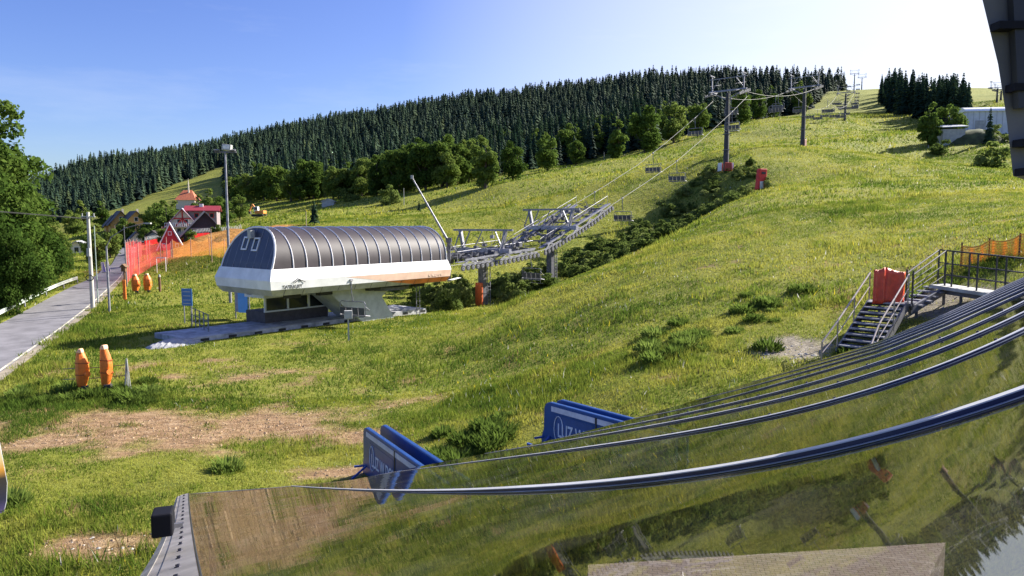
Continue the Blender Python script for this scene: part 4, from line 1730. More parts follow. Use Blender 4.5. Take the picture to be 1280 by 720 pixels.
# ------------------------------------------------------------------ line towers
def line_tower(h, label, loc, rz, detail=True):
    t = thing("lift_tower", label, "lift tower", loc, rz, "line towers of the chairlift")
    MB().tube([(0, 0, -1), (0, 0, h - .4)], .44, 12, r2=.24).build("column", mat("tower_steel", (.06, .06, .07), .6, .3, var=.35), t, True)
    mb = MB()
    mb.bar((0, -3.0, h), (0, 3.0, h), .22, .26)
    mb.bar((0, -2.4, h - .2), (0, -.3, h - 1.3), .14, .16)
    mb.bar((0, 2.4, h - .2), (0, .3, h - 1.3), .14, .16)
    mb.build("crossarm", M_STEEL, t)
    mb = MB()
    for y in (-2.5, 2.5):
        mb.bar((0, y, h), (0, y * 1.02, h + 2.4), .16, .16)
        mb.bar((-.8, y, h + 2.4), (.8, y, h + 2.4), .14, .14)
        mb.bar((-.7, y - .5, h + 2.1), (.7, y + .5, h + 2.7), .1, .1)
        mb.bar((0, y, h + .3), (0, y * .5, h + 1.9), .08, .08)
    mb.bar((0, -3, h + 1.9), (0, 3, h + 1.9), .1, .12)
    mb.build("lifting_frame", M_STEEL, t)
    for y in (-2.6, 2.6):
        mb = MB()
        mb.bar((-2.2, y, h - .15 - .9), (2.2, y, h - .15 + .4), .14, .18)
        mb.bar((-2.2, y - .6 * (1 if y > 0 else -1), h - .5), (2.2, y - .6 * (1 if y > 0 else -1), h + .5), .45, .05)
        mb.bar((-2.2, y - .6 * (1 if y > 0 else -1), h + .5), (2.2, y - .6 * (1 if y > 0 else -1), h + 1.4), .04, .05)
        tr = mb.build("sheave_train", M_STEEL, t)
        for k in range(8):
            x = -1.96 + k * .56
            w = link("sheave", WHEEL, tr, (x, y + (.1 if y > 0 else -.1), h - .42 + x * .27))
    mb = MB()
    for y in (-.2, .2):
        mb.bar((.62, y, .3), (.45, y, h + .3), .05, .05)
    for z in np.arange(.5, h, .35):
        mb.bar((.6 - .17 * z / h, -.2, z), (.6 - .17 * z / h, .2, z), .03, .03)
    for z in (3.2, 5.6):
        mb.tube([(0, -.65, z), (.65, 0, z), (0, .65, z), (-.65, 0, z), (0, -.65, z)], .05, 6)
    mb.build("ladder", M_STEEL, t)
    return t


def foot_pads(t, n=4):
    mb = MB()
    for k in range(n):
        a = R(45) + k * 2 * math.pi / n
        mb.box((.95 * math.cos(a), .95 * math.sin(a), .55), (.3, 1.1, 1.3), Matrix.Rotation(a, 3, 'Z'), 0 if k % 2 else 1)
    mb.build("crash_pad", [M_WHITE, mat("brick_red_pad", (.55, .08, .04), .6, var=.3)], t, bevel=.08)


rz1 = AX_ROT
tw = line_tower(tower_spec[0][2] - tower_spec[0][1] + .35, "tall dark lift tower with red and white pads around its foot", (T1.x, T1.y, tower_spec[0][1]), rz1)
foot_pads(tw)
MB().box((.1, -1.2, 6.0), (.9, 1.3, .1)).build("service_platform", M_STEEL, tw)
dirs = [(tower_spec[i + 1][0] - tower_spec[i][0]) for i in range(3)] + [tower_spec[3][0] - tower_spec[2][0]] * 2
lbs = [None, "second lift tower, dark with a small pink pad at its foot, on the open piste", "third lift tower on the upper piste beside the dark shadow", "lift tower standing on the skyline at the top of the piste", "shorter lift tower right of the skyline one at the piste top"]
for i in range(1, 5):
    p, gz, cz = tower_spec[i]
    d = dirs[i - 1]
    t = line_tower(cz - gz + .35, lbs[i], (p.x, p.y, gz), math.atan2(d.y, d.x))
    if i == 1:
        MB().box((0, -.5, .6), (.9, .25, 1.4)).build("crash_pad", mat("faded_pink_pad", (.45, .24, .20), .6, var=.3), t, bevel=.08)
g = ground(1246, 300)
t = line_tower(6.2, "thin drag lift tower on the skyline above the white hall", g, R(80))
g = ground(1251, 310)
t = line_tower(4.6, "shorter drag lift tower right of the thin one above the white hall", g, R(80))

# red padded snow gun post on the bank
g = ground(950, 92)
rp = thing("padded_post", "tall red padded post with white base on the crest of the near bank", "padded post", g, R(20))
MB().prism([(-.62, -.35, .1), (.62, -.35, .1), (.8, -.35, 2.75), (-.35, -.35, 2.75)], (0, .7, 0)).build("pad", mat("signal_red_pad", (.66, .03, .02), .55, var=.3, bump=.3), rp, bevel=.12)
MB().box((-.1, -.40, .65), (.5, .06, 1.0)).build("white_panel", M_WHITE, rp)
mb = MB().box((.18, -.375, 2.2), (.62, .04, .28))
mb.build("badge", M_BLACK, rp)
MB().tube([(.2, 0, -.4), (.2, 0, 2.6)], .1, 8).build("post", M_DSTEEL, rp)

# ------------------------------------------------------------------ poles and masts at left
def pole(px, Y, top, r, m, label, name="pole", cat="pole", r2=None):
    g = ground(px, Y)
    z = P(px, top, Y).z - g.z
    t = thing(name, label, cat, g)
    MB().tube([(0, 0, -.4), (0, 0, z)], r, 10, r2=r2 or r * .75).build("shaft", m, t, True)
    return t, z


M_POLEC = mat("pole_concrete", (.50, .48, .43), .85, var=.25, scale=1.5)
t, z = pole(116, 62, 265, .19, M_POLEC, "thick pale concrete utility pole on the road verge", "utility_pole", "utility pole", .13)
mb = MB()
for a in range(12):
    t0, t1 = 6.283 * a / 12, 6.283 * (a + 1) / 12
    mb.tube([(.32 * math.cos(t0), -.25, 2.7 + .25 * math.sin(t0)), (.32 * math.cos(t1), -.25, 2.7 + .25 * math.sin(t1))], .04, 6)
mb.build("cable_coil", M_DARK, t)
MB().box((0, -.2, 4.9), (.25, .18, .7)).build("junction_box", M_GREYP, t)
mb = MB().bar((-.6, 0, z - .4), (.6, 0, z - .4), .08, .1)
for x in (-.5, 0, .5):
    mb.tube([(x, 0, z - .35), (x, 0, z - .1)], .05, 8)
mb.build("insulator_arm", M_GREYP, t)
pole(122.5, 66, 282, .055, mat("pale_green_steel", (.38, .46, .42), .5, .3), "thin greenish pole just right of the concrete utility pole")
t, z = pole(137, 59.5, 308, .10, M_STEEL, "short thick steel pole with a curved lamp arm by the road", "street_lamp", "street lamp")
mb = MB().tube([(0, 0, z - .05), (.3, .2, z + .75), (1.2, .8, z + 1.5), (2.4, 1.6, z + 1.9)], .04, 6)
mb.build("arm", M_DSTEEL, t)
MB().box((2.6, 1.75, z + 1.9), (.6, .25, .12)).build("lamp_head", M_GREYP, t)
pole(158.5, 78, 282, .06, M_DSTEEL, "dark thin pole at the corner of the red net")
t, z = pole(157, 67, 334, .10, M_WOOD, "brown post with a small roofed birdhouse on top", "birdhouse_post", "birdhouse")
mb = MB().box((0, 0, z - .2), (.38, .38, .42))
mb.prism([(-.34, -.3, z), (.34, -.3, z), (0, -.3, z + .32)], (0, .6, 0))
mb.build("birdhouse", M_WOOD, t)
MB().box((.02, -.16, .95), (.30, .12, 1.9)).build("orange_pad", M_ORANGE, t, bevel=.04)
for px, Y, top, lb in ((165, 92, 300, "first thin rusty post inside the red net"), (173, 100, 300, "second thin rusty post inside the red net"), (184, 108, 296, "thin post left of the red hut"), (209, 100, 296, "thin white post in front of the red hut"),
                       (265, 92, 286, "thin rusty post standing in the orange soil heap"), (145, 150, 282, "thin dark pole on the far road bend"), (171, 190, 280, "pole by the parking beyond the net"), (203, 150, 283, "pale post behind the red hut's net"),
                       (383, 106, 264, "dark square post beside the young spruce above the roof")):
    pole(px, Y, top, .055, mat("rusty_post", (.42, .30, .26), .7, .2, var=.3), lb, "thin_post", "post")
# floodlight mast
g = ground(288, 63)
fm = thing("floodlight_mast", "tall slim grey floodlight mast behind the station's left end", "floodlight mast", g)
zt = P(288, 190, 63).z - g.z
MB().tube([(0, 0, -.4), (0, 0, zt)], .14, 10, r2=.075).build("shaft", M_STEEL, fm, True)
MB().bar((-.9, 0, zt), (.95, 0, zt), .12, .14).build("crossbar", M_DSTEEL, fm)
for x in (-.68, .72):
    MB().box((x, -.12, zt + .14), (.42, .3, .12), Matrix.Rotation(.3, 3, 'X')).build("lamp", M_DSTEEL, fm)
mb = MB().box((.18, 0, zt + .38), (.78, .5, .52), Matrix.Rotation(.12, 3, 'Y'))
mb.build("lamp_housing", M_GREYP, fm, bevel=.05)
MB().box((.2, -.262, zt + .40), (.55, .03, .3)).build("lens", M_WHITE, fm)

# overhead wires
mb = MB()
a = P(115, 268, 62); b_ = P(383, 268, 106)
g1 = P(-30, 262, 50)
for off in (-.4, 0, .4):
    mb.tube([Vector((g1.x + off, g1.y, g1.z)), a + Vector((off, 0, -.4))], .012, 4)
tag(mb.build("overhead_wire", M_DARK), "thin wires running left from the concrete utility pole", "wire")

# guard rail
sel = [i for i in range(len(RL)) if -60 < RL[i, 0] / RL[i, 1] * F + 640 < 104 and RL[i, 1] < 112]
gr = thing("guard_rail", "pale greenish steel guard rail along the far side of the road", "guard rail", (RL[sel[0], 0], RL[sel[0], 1], 0))
base = Vector((RL[sel[0], 0], RL[sel[0], 1], 0))
pp = []
for i in sel:
    q = RL[i] - dn[i] * 1.3
    pp.append(Vector((q[0], q[1], zf(q[0], q[1]))) - base)
mb = MB()
for a, b in zip(pp[:-1], pp[1:]):
    for z, w in ((.72, .11), (.6, .05), (.5, .11)):
        mb.bar(a + Vector((0, 0, z)), b + Vector((0, 0, z)), .05 + (.03 if w > .1 else 0), w)
mb.build("rail", mat("pale_rail", (.55, .62, .56), .5, .3, var=.2), gr)
for p in pp[::2]:
    MB().bar(p + Vector((0, 0, -.3)), p + Vector((0, 0, .7)), .1, .1).build("post", M_STEEL, gr)

# two leaning white and lilac boards by the far side of the road
for px, lb in ((129.5, "left of two white and lilac boards leaning by the road bend"), (135, "right of two white and lilac boards leaning by the road bend")):
    g = ground(px, 103)
    bo = thing("leaning_board", lb, "board", g, R(20))
    MB().prism([(-.2, 0, .1), (.35, 0, .1), (.1, 0, 1.6), (-.3, 0, 1.6)], (0, .06, 0)).build("panel", M_WHITE, bo)
    MB().prism([(.02, -.01, .2), (.28, -.01, .2), (.06, -.01, 1.5), (-.06, -.01, 1.5)], (0, .008, 0)).build("stripe", mat("lilac_print", (.28, .25, .62), .5), bo)

# ------------------------------------------------------------------ nets
def net_mat(name, col, dens, cell):
    m = bpy.data.materials.new(name)
    m.use_nodes = True
    nt = m.node_tree
    nt.nodes.clear()
    out = _n(nt, "ShaderNodeOutputMaterial")
    tc = _n(nt, "ShaderNodeTexCoord")
    no = _n(nt, "ShaderNodeTexNoise"); no.inputs["Scale"].default_value = cell; no.inputs["Detail"].default_value = 3
    nt.links.new(tc.outputs["Object"], no.inputs["Vector"])
    mr = _n(nt, "ShaderNodeMapRange"); mr.inputs[1].default_value = .3; mr.inputs[2].default_value = .7; mr.inputs[3].default_value = dens - .12; mr.inputs[4].default_value = dens + .14
    nt.links.new(no.outputs["Fac"], mr.inputs[0])
    df = _n(nt, "ShaderNodeBsdfDiffuse"); df.inputs[0].default_value = (*col, 1)
    tl = _n(nt, "ShaderNodeBsdfTranslucent"); tl.inputs[0].default_value = (*col, 1)
    m1 = _n(nt, "ShaderNodeMixShader"); m1.inputs[0].default_value = .5
    nt.links.new(df.outputs[0], m1.inputs[1]); nt.links.new(tl.outputs[0], m1.inputs[2])
    tr = _n(nt, "ShaderNodeBsdfTransparent")
    m2 = _n(nt, "ShaderNodeMixShader")
    nt.links.new(mr.outputs[0], m2.inputs[0]); nt.links.new(tr.outputs[0], m2.inputs[1]); nt.links.new(m1.outputs[0], m2.inputs[2])
    nt.links.new(m2.outputs[0], out.inputs[0])
    return m


def net_fence(path, tops, m, label, zig=False, sag=.25, npost=None):
    """path: (px, Y) ground points; tops: py of the upper edge at each point"""
    pts, hs = [], []
    for k in range(len(path) - 1):
        for j in range(8):
            f = j / 8
            px = path[k][0] * (1 - f) + path[k + 1][0] * f; Y = path[k][1] * (1 - f) + path[k + 1][1] * f
            tp_ = tops[k] * (1 - f) + tops[k + 1] * f
            g = ground(px, Y); pts.append(g); hs.append(P(px, tp_, Y).z - g.z)
    g = ground(*path[-1]); pts.append(g); hs.append(P(path[-1][0], tops[-1], path[-1][1]).z - g.z)
    b = pts[0].copy()
    t = thing("net_fence", label, "net fence", b)
    n = len(pts)
    vs = []
    for i, (p, h) in enumerate(zip(pts, hs)):
        s_ = sag * math.sin(math.pi * (i % 4) / 4)
        vs += [p - b + Vector((0, 0, .05)), p - b + Vector((.1 * math.sin(i), .15 * math.cos(i * 1.3), h * .5)), p - b + Vector((0, 0, h - s_))]
    fs = []
    for i in range(n - 1):
        for k in range(2):
            fs.append((i * 3 + k, i * 3 + 3 + k, i * 3 + 4 + k, i * 3 + 1 + k))
    MB().add(vs, fs).build("netting", m, t, True)
    for i in range(0, n, 4):
        MB().tube([pts[i] - b + Vector((0, 0, -.3)), pts[i] - b + Vector((0, 0, hs[i] + .15))], .05, 6).build("post", mat("rusty_post", (.42, .30, .26), .7), t)
    if zig:
        mb = MB()
        for i in range(n - 1):
            for k in range(3):
                f0, f1, f2 = k / 3, (k + .5) / 3, (k + 1) / 3
                a = pts[i].lerp(pts[i + 1], f0) - b; c_ = pts[i].lerp(pts[i + 1], f1) - b; e = pts[i].lerp(pts[i + 1], f2) - b
                h0 = hs[i]
                mb.bar(a + Vector((0, 0, h0)), c_ + Vector((0, 0, h0 + .8)), .06, .06)
                mb.bar(c_ + Vector((0, 0, h0 + .8)), e + Vector((0, 0, h0)), .06, .06)
        mb.build("zigzag_rail", M_GREYP, t)
    return t


N_RED = net_mat("red_netting", (.85, .13, .12), .40, .5)
N_REDD = net_mat("dense_red_netting", (.60, .03, .03), .88, .5)
N_ORG = net_mat("orange_netting", (.85, .34, .08), .26, .4)
net_fence([(159, 80), (164, 92), (172, 112), (181, 150)], [302, 300, 300, 303], N_RED, "tall see through red net running along the road edge")
net_fence([(160, 88), (188, 100), (214, 104)], [304, 302, 303], N_RED, "pinkish see through net in front of the red hut", sag=.4)
net_fence([(216, 103), (262, 98), (300, 86)], [300, 297, 303], N_ORG, "sagging orange net in front of the soil heap", sag=.5)
net_fence([(181, 150), (214, 142), (255, 132), (302, 122)], [301, 295, 291, 289], N_REDD, "dense red net wall behind the soil heap, topped by a zigzag rail", zig=True, sag=.05)

# red A frame hut
g = ground(214, 111)
hu = thing("toy_hut", "small bright red A frame hut with a white roof edge behind the nets", "hut", g, R(24))
MB().prism([(-1.9, 0, 0), (1.7, 0, 0), (-.1, 0, 3.9)], (0, 2.4, 0)).build("wall", mat("bright_red_boards", (.58, .03, .04), .6, var=.2), hu)
mb = MB()
mb.prism([(-.1, -.25, 4.0), (1.85, -.25, -.05), (2.05, -.25, .0), (-.1, -.25, 4.35)], (0, 2.9, 0))
mb.prism([(-.1, -.2, 3.9), (-.1, -.2, 4.2), (-2.1, -.2, .05), (-1.95, -.2, -.05)], (0, 2.8, 0))
mb.build("roof", M_WHITE, hu)
for x, z in ((-1.0, .75), (.85, .75), (-.1, 2.6)):
    w = MB().box((x, -.03, z), (.52, .05, .62)).build("window", M_WHITE, hu)
    MB().box((x, -.062, z), (.34, .02, .44)).build("pane", M_REDP, w)
g = ground(203, 92)
bt_ = thing("goal_frame", "small white frame standing on the grass below the red hut", "frame", g, R(5))
MB().bar((-.7, 0, 1.9), (.5, 0, 1.9), .07, .16).build("bar", M_WHITE, bt_)
for x in (.45,):
    MB().bar((x, 0, 0), (x, 0, 1.85), .07, .07).build("leg", M_WHITE, bt_)
MB().bar((-.66, 0, 0), (-.66, 0, 1.85), .05, .05).build("leg", M_WHITE, bt_)

# ------------------------------------------------------------------ orange pads
def orange_pad(loc, h, w, rz, label, fold):
    t = thing("padded_hydrant", label, "crash pad", loc, rz, "orange crash pads by the road")
    n = 14
    mb = MB()
    vs = []
    for i in range(n + 1):
        f = i / n
        z = .18 + f * h
        ww = w * (.30 + .70 * math.sin(math.pi * min(1, (f * .82 + .12))) ** .8)
        dd = w * .62 * (.45 + .55 * math.sin(math.pi * (f * .8 + .12)))
        lean = -.10 * h * (f - .5) ** 2 * (2 if fold else 1.4)
        cr = .12 * math.sin(f * 11 + fold) * w * .3
        vs += [(-ww * .55 + lean, -dd * .1, z), (-.1 * ww + lean, -dd * .75, z + .02), (ww * .4 + lean + cr, -dd * .42, z), (ww * .55 + lean, dd * .25, z), (0 + lean, dd * .6, z), (-ww * .42 + lean, dd * .4, z)]
    fs = []
    for i in range(n):
        for k in range(6):
            k2 = (k + 1) % 6
            fs.append((i * 6 + k, i * 6 + k2, (i + 1) * 6 + k2, (i + 1) * 6 + k))
    fs.append((5, 4, 3, 2, 1, 0)); fs.append(tuple(n * 6 + k for k in range(6)))
    mb.add(vs, fs)
    body = mb.build("pad", M_ORANGE, t, bevel=.05)
    MB().prism([(-w * .30, -w * .34, .2 + h * .93), (w * .22, -w * .36, .2 + h * .93), (w * .1, -w * .30, .22 + h * 1.03), (-w * .16, -w * .28, .22 + h * 1.03)], (0, w * .5, 0)).build("cap", mat("bleached_orange", (.85, .48, .26), .6, var=.2), t, bevel=.04)
    MB().tube([(.05, .08, -.3), (.05, .08, h * .6)], .06, 8).build("pipe", M_DSTEEL, t)
    mb = MB().box((.10, -.06, .12), (.3, .3, .26), Matrix.Rotation(.4, 3, 'Z'))
    mb.build("valve_box", M_DARK, t, bevel=.03)
    mb = MB()
    mb.disc((w * .5, -w * .25, h * .48), (.9, -.4, .1), .13, .09, 10)
    mb.build("strap_knot", M_ORANGE, t)
    mb = MB()
    for f in (.34, .66):
        ww = w * (.30 + .70 * math.sin(math.pi * min(1, (f * .82 + .12))) ** .8); dd = w * .62 * (.45 + .55 * math.sin(math.pi * (f * .8 + .12)))
        lean = -.10 * h * (f - .5) ** 2 * (2 if fold else 1.4); z = .18 + f * h
        ring = [(-ww * .57 + lean, -dd * .1, z), (-.1 * ww + lean, -dd * .79, z + .02), (ww * .44 + lean, -dd * .45, z), (ww * .60 + lean, dd * .27, z), (lean, dd * .64, z), (-ww * .45 + lean, dd * .42, z)]
        for a_, c_ in zip(ring, ring[1:] + ring[:1]):
            mb.bar(a_, c_, .012, .045)
    mb.build("strap", mat("dull_strap", (.42, .10, .02), .7), t)
    return t


g = ground(104, 31.0)
orange_pad(g, 1.62, .52, R(8), "left of the two tall orange crash pads on the grass near the road", 0)
g = ground(134, 31.2)
orange_pad(g, 1.72, .54, R(-12), "right of the two tall orange crash pads, beside the bundle of sticks", 1.3)
for px, lb in ((170, "left of two small orange crash pads by the birdhouse post"), (185, "right of two small orange crash pads by the birdhouse post")):
    orange_pad(ground(px, 72), 1.65, .75, R(5), lb, px * .01)
g0 = ground(80, 31.1); g1 = ground(158, 31.3)
mb = MB()
for z in (.55, 1.02):
    mb.tube([g0 + Vector((0, 0, z)), g0.lerp(g1, .5) + Vector((0, .15, z - .03)), g1 + Vector((0, 0, z + .05))], .016, 5)
tag(mb.build("rope_line", M_DSTEEL), "thin ropes strung between the two tall orange pads and the sticks", "rope")
g = ground(160, 31)
bs = thing("stake_bundle", "upright bundle of thin grey stakes beside the right orange pad", "stakes", g)
for k in range(6):
    a = k * 1.1
    MB().tube([(.14 * math.cos(a), .14 * math.sin(a), -.1), (.02 * math.cos(a), .02 * math.sin(a), 1.35 + .1 * math.sin(k * 3))], .018, 6).build("stake", M_GREYP, bs)
g = ground(200, 72)
tp_ = thing("bollard", "short dark post with a pale cap right of the small orange pads", "post", g)
MB().tube([(0, 0, -.2), (0, 0, 1.5)], .13, 10).build("shaft", M_WOOD, tp_)
MB().tube([(0, 0, 1.5), (0, 0, 1.75)], .13, 10, r2=.08).build("cap", M_GREYP, tp_)

# ------------------------------------------------------------------ houses in the valley
def windows(parent, spots, w, h, y, m=M_WHITE):
    for x, z in spots:
        f = MB().box((x, y - .03, z), (w + .18, .06, h + .18)).build("window", m, parent)
        MB().box((x, y - .07, z), (w, .03, h)).build("pane", M_GLASSD, f)


def gable_house(name, label, loc, rz, w, l, wall_h, roof_h, mw, mr, win=(), over=.5, chimney=True, door=None, cat="house"):
    t = thing(name, label, cat, loc, rz)
    if name == "chalet": t.scale = (.86, .86, .86)
    mb = MB()
    mb.prism([(-w / 2, 0, -1), (w / 2, 0, -1), (w / 2, 0, wall_h), (0, 0, wall_h + roof_h), (-w / 2, 0, wall_h)], (0, l, 0))
    mb.build("wall", mw, t)
    k = over / (w / 2)
    x1 = w / 2 + over
    z1 = wall_h - roof_h * k
    mb = MB()
    for s in (-1, 1):
        mb.prism([(0, -over, wall_h + roof_h + .02), (s * x1, -over, z1 + .02), (s * x1, -over, z1 + .22), (0, -over, wall_h + roof_h + .25)], (0, l + 2 * over, 0))
    rf = mb.build("roof", mr, t)
    if chimney:
        MB().box((w * .18, l * .45, wall_h + roof_h + .1), (.6, .6, 1.5)).build("chimney", M_CREAM, rf)
    windows(t, win, .9, 1.1, 0)
    if door:
        d_ = MB().box((door, -.04, 1.0), (1.0, .06, 2.0)).build("door", M_WOOD, t)
        MB().box((door + .35, -.09, 1.0), (.05, .06, .15)).build("handle", M_STEEL, d_)
    return t


g = ground(229, 158)
ch = gable_house("chalet", "big chalet with white and red timbered gable and bright red upper roof", g, R(16), 8.0, 10, 2.2, 4.6, M_CREAM, mat("lilac_roof", (.42, .36, .44), .6, var=.2), [(-2.4, 1.4), (-.9, 1.4), (.7, 1.4), (-.8, 3.6), (.8, 3.6)], .8)
mb = MB()
for a, b_ in (((-4.6, 2.0), (0, 6.75)), ((4.6, 2.0), (0, 6.75)), ((-4, 2.35), (4, 2.35)), ((-2.2, 4.4), (2.2, 4.4)), ((0, 2.3), (0, 6.6)), ((-1.8, 2.3), (0, 4.4)), ((1.8, 2.3), (0, 4.4))):
    mb.bar((a[0], -.12, a[1]), (b_[0], -.12, b_[1]), .12, .3)
mb.build("timbering", M_REDP, ch)
mb = MB()
mb.box((0, -.9, 2.3), (8, 1.6, .15))
for x in np.arange(-3.9, 4, .5):
    mb.bar((x, -1.65, 2.35), (x, -1.65, 3.2), .16, .06)
mb.bar((-4, -1.65, 3.25), (4, -1.65, 3.25), .1, .1)
mb.build("balcony", M_WHITE, ch)
MB().box((4.4, 5, 2.6), (7.2, 8, 7.0)).build("wing", mat('lilac_render', (.26, .21, .22), .8, var=.25), ch)
mb = MB().prism([(.2, .2, 6.2), (8.8, .2, 6.2), (8.8, 3, 7.5), (.2, 3, 7.5)], (0, 0, .25))
mb.prism([(.2, 6.2, 6.2), (8.8, 6.2, 6.2), (8.8, 3, 7.5), (.2, 3, 7.5)], (0, 0, .25))
wr = mb.build("wing_roof", mat("bright_red_roof", (.27, .028, .04), .6, var=.2), ch)
MB().box((4.2, 2.6, 7.7), (.9, .7, 1.0)).build("chimney", M_WHITE, wr)
for x in (3.2, 5.0, 6.8):
    f = MB().box((x, .97, 5.2), (1.1, .06, 1.2)).build("window", M_REDP, ch)
    MB().box((x, .93, 5.2), (.8, .03, .9)).build("pane", M_GLASSD, f)
g = ground(257, 138)
lf = gable_house("dark_lodge", "dark A shaped lodge with pale roof edge in front of the red roofed chalet", g, R(22), 7.6, 8, .6, 4.3, mat("dark_boards", (.035, .03, .04), .7, var=.3), mat("dark_slate", (.045, .04, .05), .6), [(0, 1.0)], .6, False)
MB().bar((-4.5, -.72, .35), (0, -.72, 5.15), .08, .3).build("roof_edge", M_GREYP, lf)
MB().bar((-2.6, -.1, 1.9), (2.6, -.1, 1.9), .1, .12).build("beam", M_GREYP, lf)
g = ground(171, 222)
oh = gable_house("house", "ochre house with dark roof and gable window beyond the valley trees", g, R(38), 6.4, 9, 3.2, 3.4, M_YELL, M_DROOF, [(-1.4, 1.6), (1.4, 1.6), (0, 4.2)], .8, True, 0)
g = ground(152, 228)
oh = gable_house("house", "ochre house with steep black roof left of its twin", g, R(36), 6.0, 9, 2.6, 3.6, M_YELL, M_DROOF, [(-1.2, 1.4), (1.2, 1.4), (0, 3.9)], .8, True, 0)
g = ground(143, 232)
oh = gable_house("house", "small ochre wing house furthest left of the black roofed houses", g, R(34), 4.6, 7, 2.0, 2.8, M_YELL, M_DROOF, [(0, 1.4)], .7, False)
g = ground(172, 178)
oh = gable_house("house", "small cream gabled house below the ochre houses", g, R(32), 4.2, 6, 2.0, 2.2, M_CREAM, M_DROOF, [(0, 1.2)], .5, False, -1.2)
g = ground(232, 285)
chp = thing("chapel", "chapel with terracotta hipped roof and thin white spire up the slope", "chapel", g, R(10))
MB().box((0, 4, 1.2), (7, 8, 4.2)).build("wall", M_CREAM, chp)
mb = MB()
mb.add([(-4, -.4, 3.2), (4, -.4, 3.2), (4, 8.4, 3.2), (-4, 8.4, 3.2), (-1.6, 4, 7.2), (1.6, 4, 7.2)], [(0, 1, 5, 4), (1, 2, 5), (2, 3, 4, 5), (3, 0, 4), (3, 2, 1, 0)])
rf = mb.build("roof", M_TILEO, chp)
mb = MB().tube([(.6, 3, 5.5), (.6, 3, 9.4)], .35, 8, r2=.25)
mb.tube([(.6, 3, 9.4), (.6, 3, 11.8)], .25, 8, r2=.02)
mb.build("spire", M_CREAM, chp)
g = ground(410, 204)
sh = gable_house("shed", "small grey shed with pale roof at the edge of the wood above the station", g, R(5), 3.4, 3, 1.3, .6, M_GREYP, M_GREYP, [], .2, False, None, "shed")
g = ground(192, 168)
gable_house("shed", "long low grey shed by the parking beyond the nets", g, R(-15), 4.0, 7, 1.9, 1.2, mat("grey_boards", (.30, .29, .28), .8, var=.3), M_DROOF, [(0, 1.1)], .4, False, None, "shed")
g = ground(96, 168)
gable_house("shed", "low pale shed among the trees left of the utility pole", g, R(20), 4.0, 6, 1.8, 1.0, M_CREAM, mat("grey_roof", (.36, .36, .36), .7, var=.3), [(0, 1.0)], .4, False, None, "shed")

# parked cars by the far parking
def car(loc, rz, m, label):
    t = thing("parked_car", label, "car", loc, rz)
    mb = MB()
    prof = [(-2.0, .35), (2.0, .35), (2.05, .75), (1.3, .9), (.6, 1.4), (-1.1, 1.42), (-1.8, .95), (-2.05, .8)]
    mb.prism([(x, -.8, z) for x, z in prof], (0, 1.6, 0))
    mb.build("body", m, t, bevel=.06)
    for x in (-1.25, 1.25):
        for y in (-.78, .78):
            MB().disc((x, y, .33), (0, 1, 0), .33, .2, 14).build("wheel", M_DARK, t)
    MB().prism([(.55, -.815, 1.3), (1.1, -.815, .95), (-1.55, -.815, .97), (-1.05, -.815, 1.33)], (0, 1.63, 0)).build("side_window", M_GLASSD, t)
    return t


car(ground(178, 172), R(80), mat("dark_car_paint", (.03, .04, .07), .3), "dark car parked beyond the red net")
car(ground(186, 174), R(80), mat("silver_car_paint", (.5, .5, .52), .3, .3), "silver car parked right of the dark one beyond the red net")

# excavator
g = ground(324, 205)
ex = thing("excavator", "small orange excavator working on the slope behind the station roof", "excavator", g, R(-10))
for y in (-.9, .9):
    mb = MB()
    mb.prism([(-1.6, y - .22, .1), (1.6, y - .22, .1), (1.85, y - .22, .45), (1.6, y - .22, .8), (-1.6, y - .22, .8), (-1.85, y - .22, .45)], (0, .44, 0))
    mb.build("track", M_DARK, ex)
M_EXC = mat("digger_orange", (.80, .28, .05), .5, var=.2)
MB().box((.5, 0, 1.35), (2.6, 1.9, .9)).build("body", M_EXC, ex, bevel=.1)
c_ = MB().box((-.5, -.45, 2.2), (1.2, .95, 1.4)).build("cab", M_WHITE, ex, bevel=.08)
MB().box((-.5, -.93, 2.35), (.85, .03, .8)).build("pane", M_GLASSD, c_)
mb = MB()
mb.bar((-.8, .4, 1.5), (-2.2, .4, 3.6), .3, .4)
mb.build("boom", M_EXC, ex)
mb = MB().bar((-2.2, .4, 3.6), (-3.2, .4, 1.7), .24, .3)
mb.build("dipper", M_EXC, ex)
MB().prism([(-3.4, .1, 1.7), (-2.9, .1, 1.6), (-2.7, .1, .8), (-3.3, .1, .9)], (0, .7, 0)).build("bucket", M_DARK, ex)

# white hall and shed at right
g = ground(1246, 163)
zt_ = P(1230, 139, 163).z - g.z
wh = thing("white_hall", "long white metal hall with shining roof cut off by the dark post", "hall", g, R(-8))
hgt = 4.6
zb = P(1230, 165, 163).z - g.z
MB().box((2.5, 4, zb + hgt / 2 - .5), (18, 8, hgt + 1)).build("wall", mat("white_cladding", (.62, .64, .68), .6, var=.12, scale=1), wh)
mb = MB()
nR = 10
pr = [(-6.8 + 18.6 * 0, 0, 0)]
poly = []
for k in range(nR + 1):
    a = math.pi * k / nR
    poly.append((-6.9, 4 - 4.4 * math.cos(a), zb + hgt + 1.3 * math.sin(a)))
mb.prism(poly, (18.8, 0, 0))
mb.build("roof", mat("glossy_white_roof", (.85, .85, .86), .25, var=.05), wh, True)
mb = MB()
for x in np.arange(-6.2, 11, 1.2):
    mb.bar((x, -.03, zb), (x, -.03, zb + hgt), .06, .05)
mb.build("wall_rib", M_GREYP, wh)
MB().box((-3.5, -.05, zb + 1.3), (2.2, .08, 2.6)).build("door", M_GREYP, wh)
g = ground(1192, 150)
ws = thing("small_shed", "small low shed with bright white roof left of the white hall", "shed", g, R(-5))
zt_ = P(1192, 160, 150).z - g.z
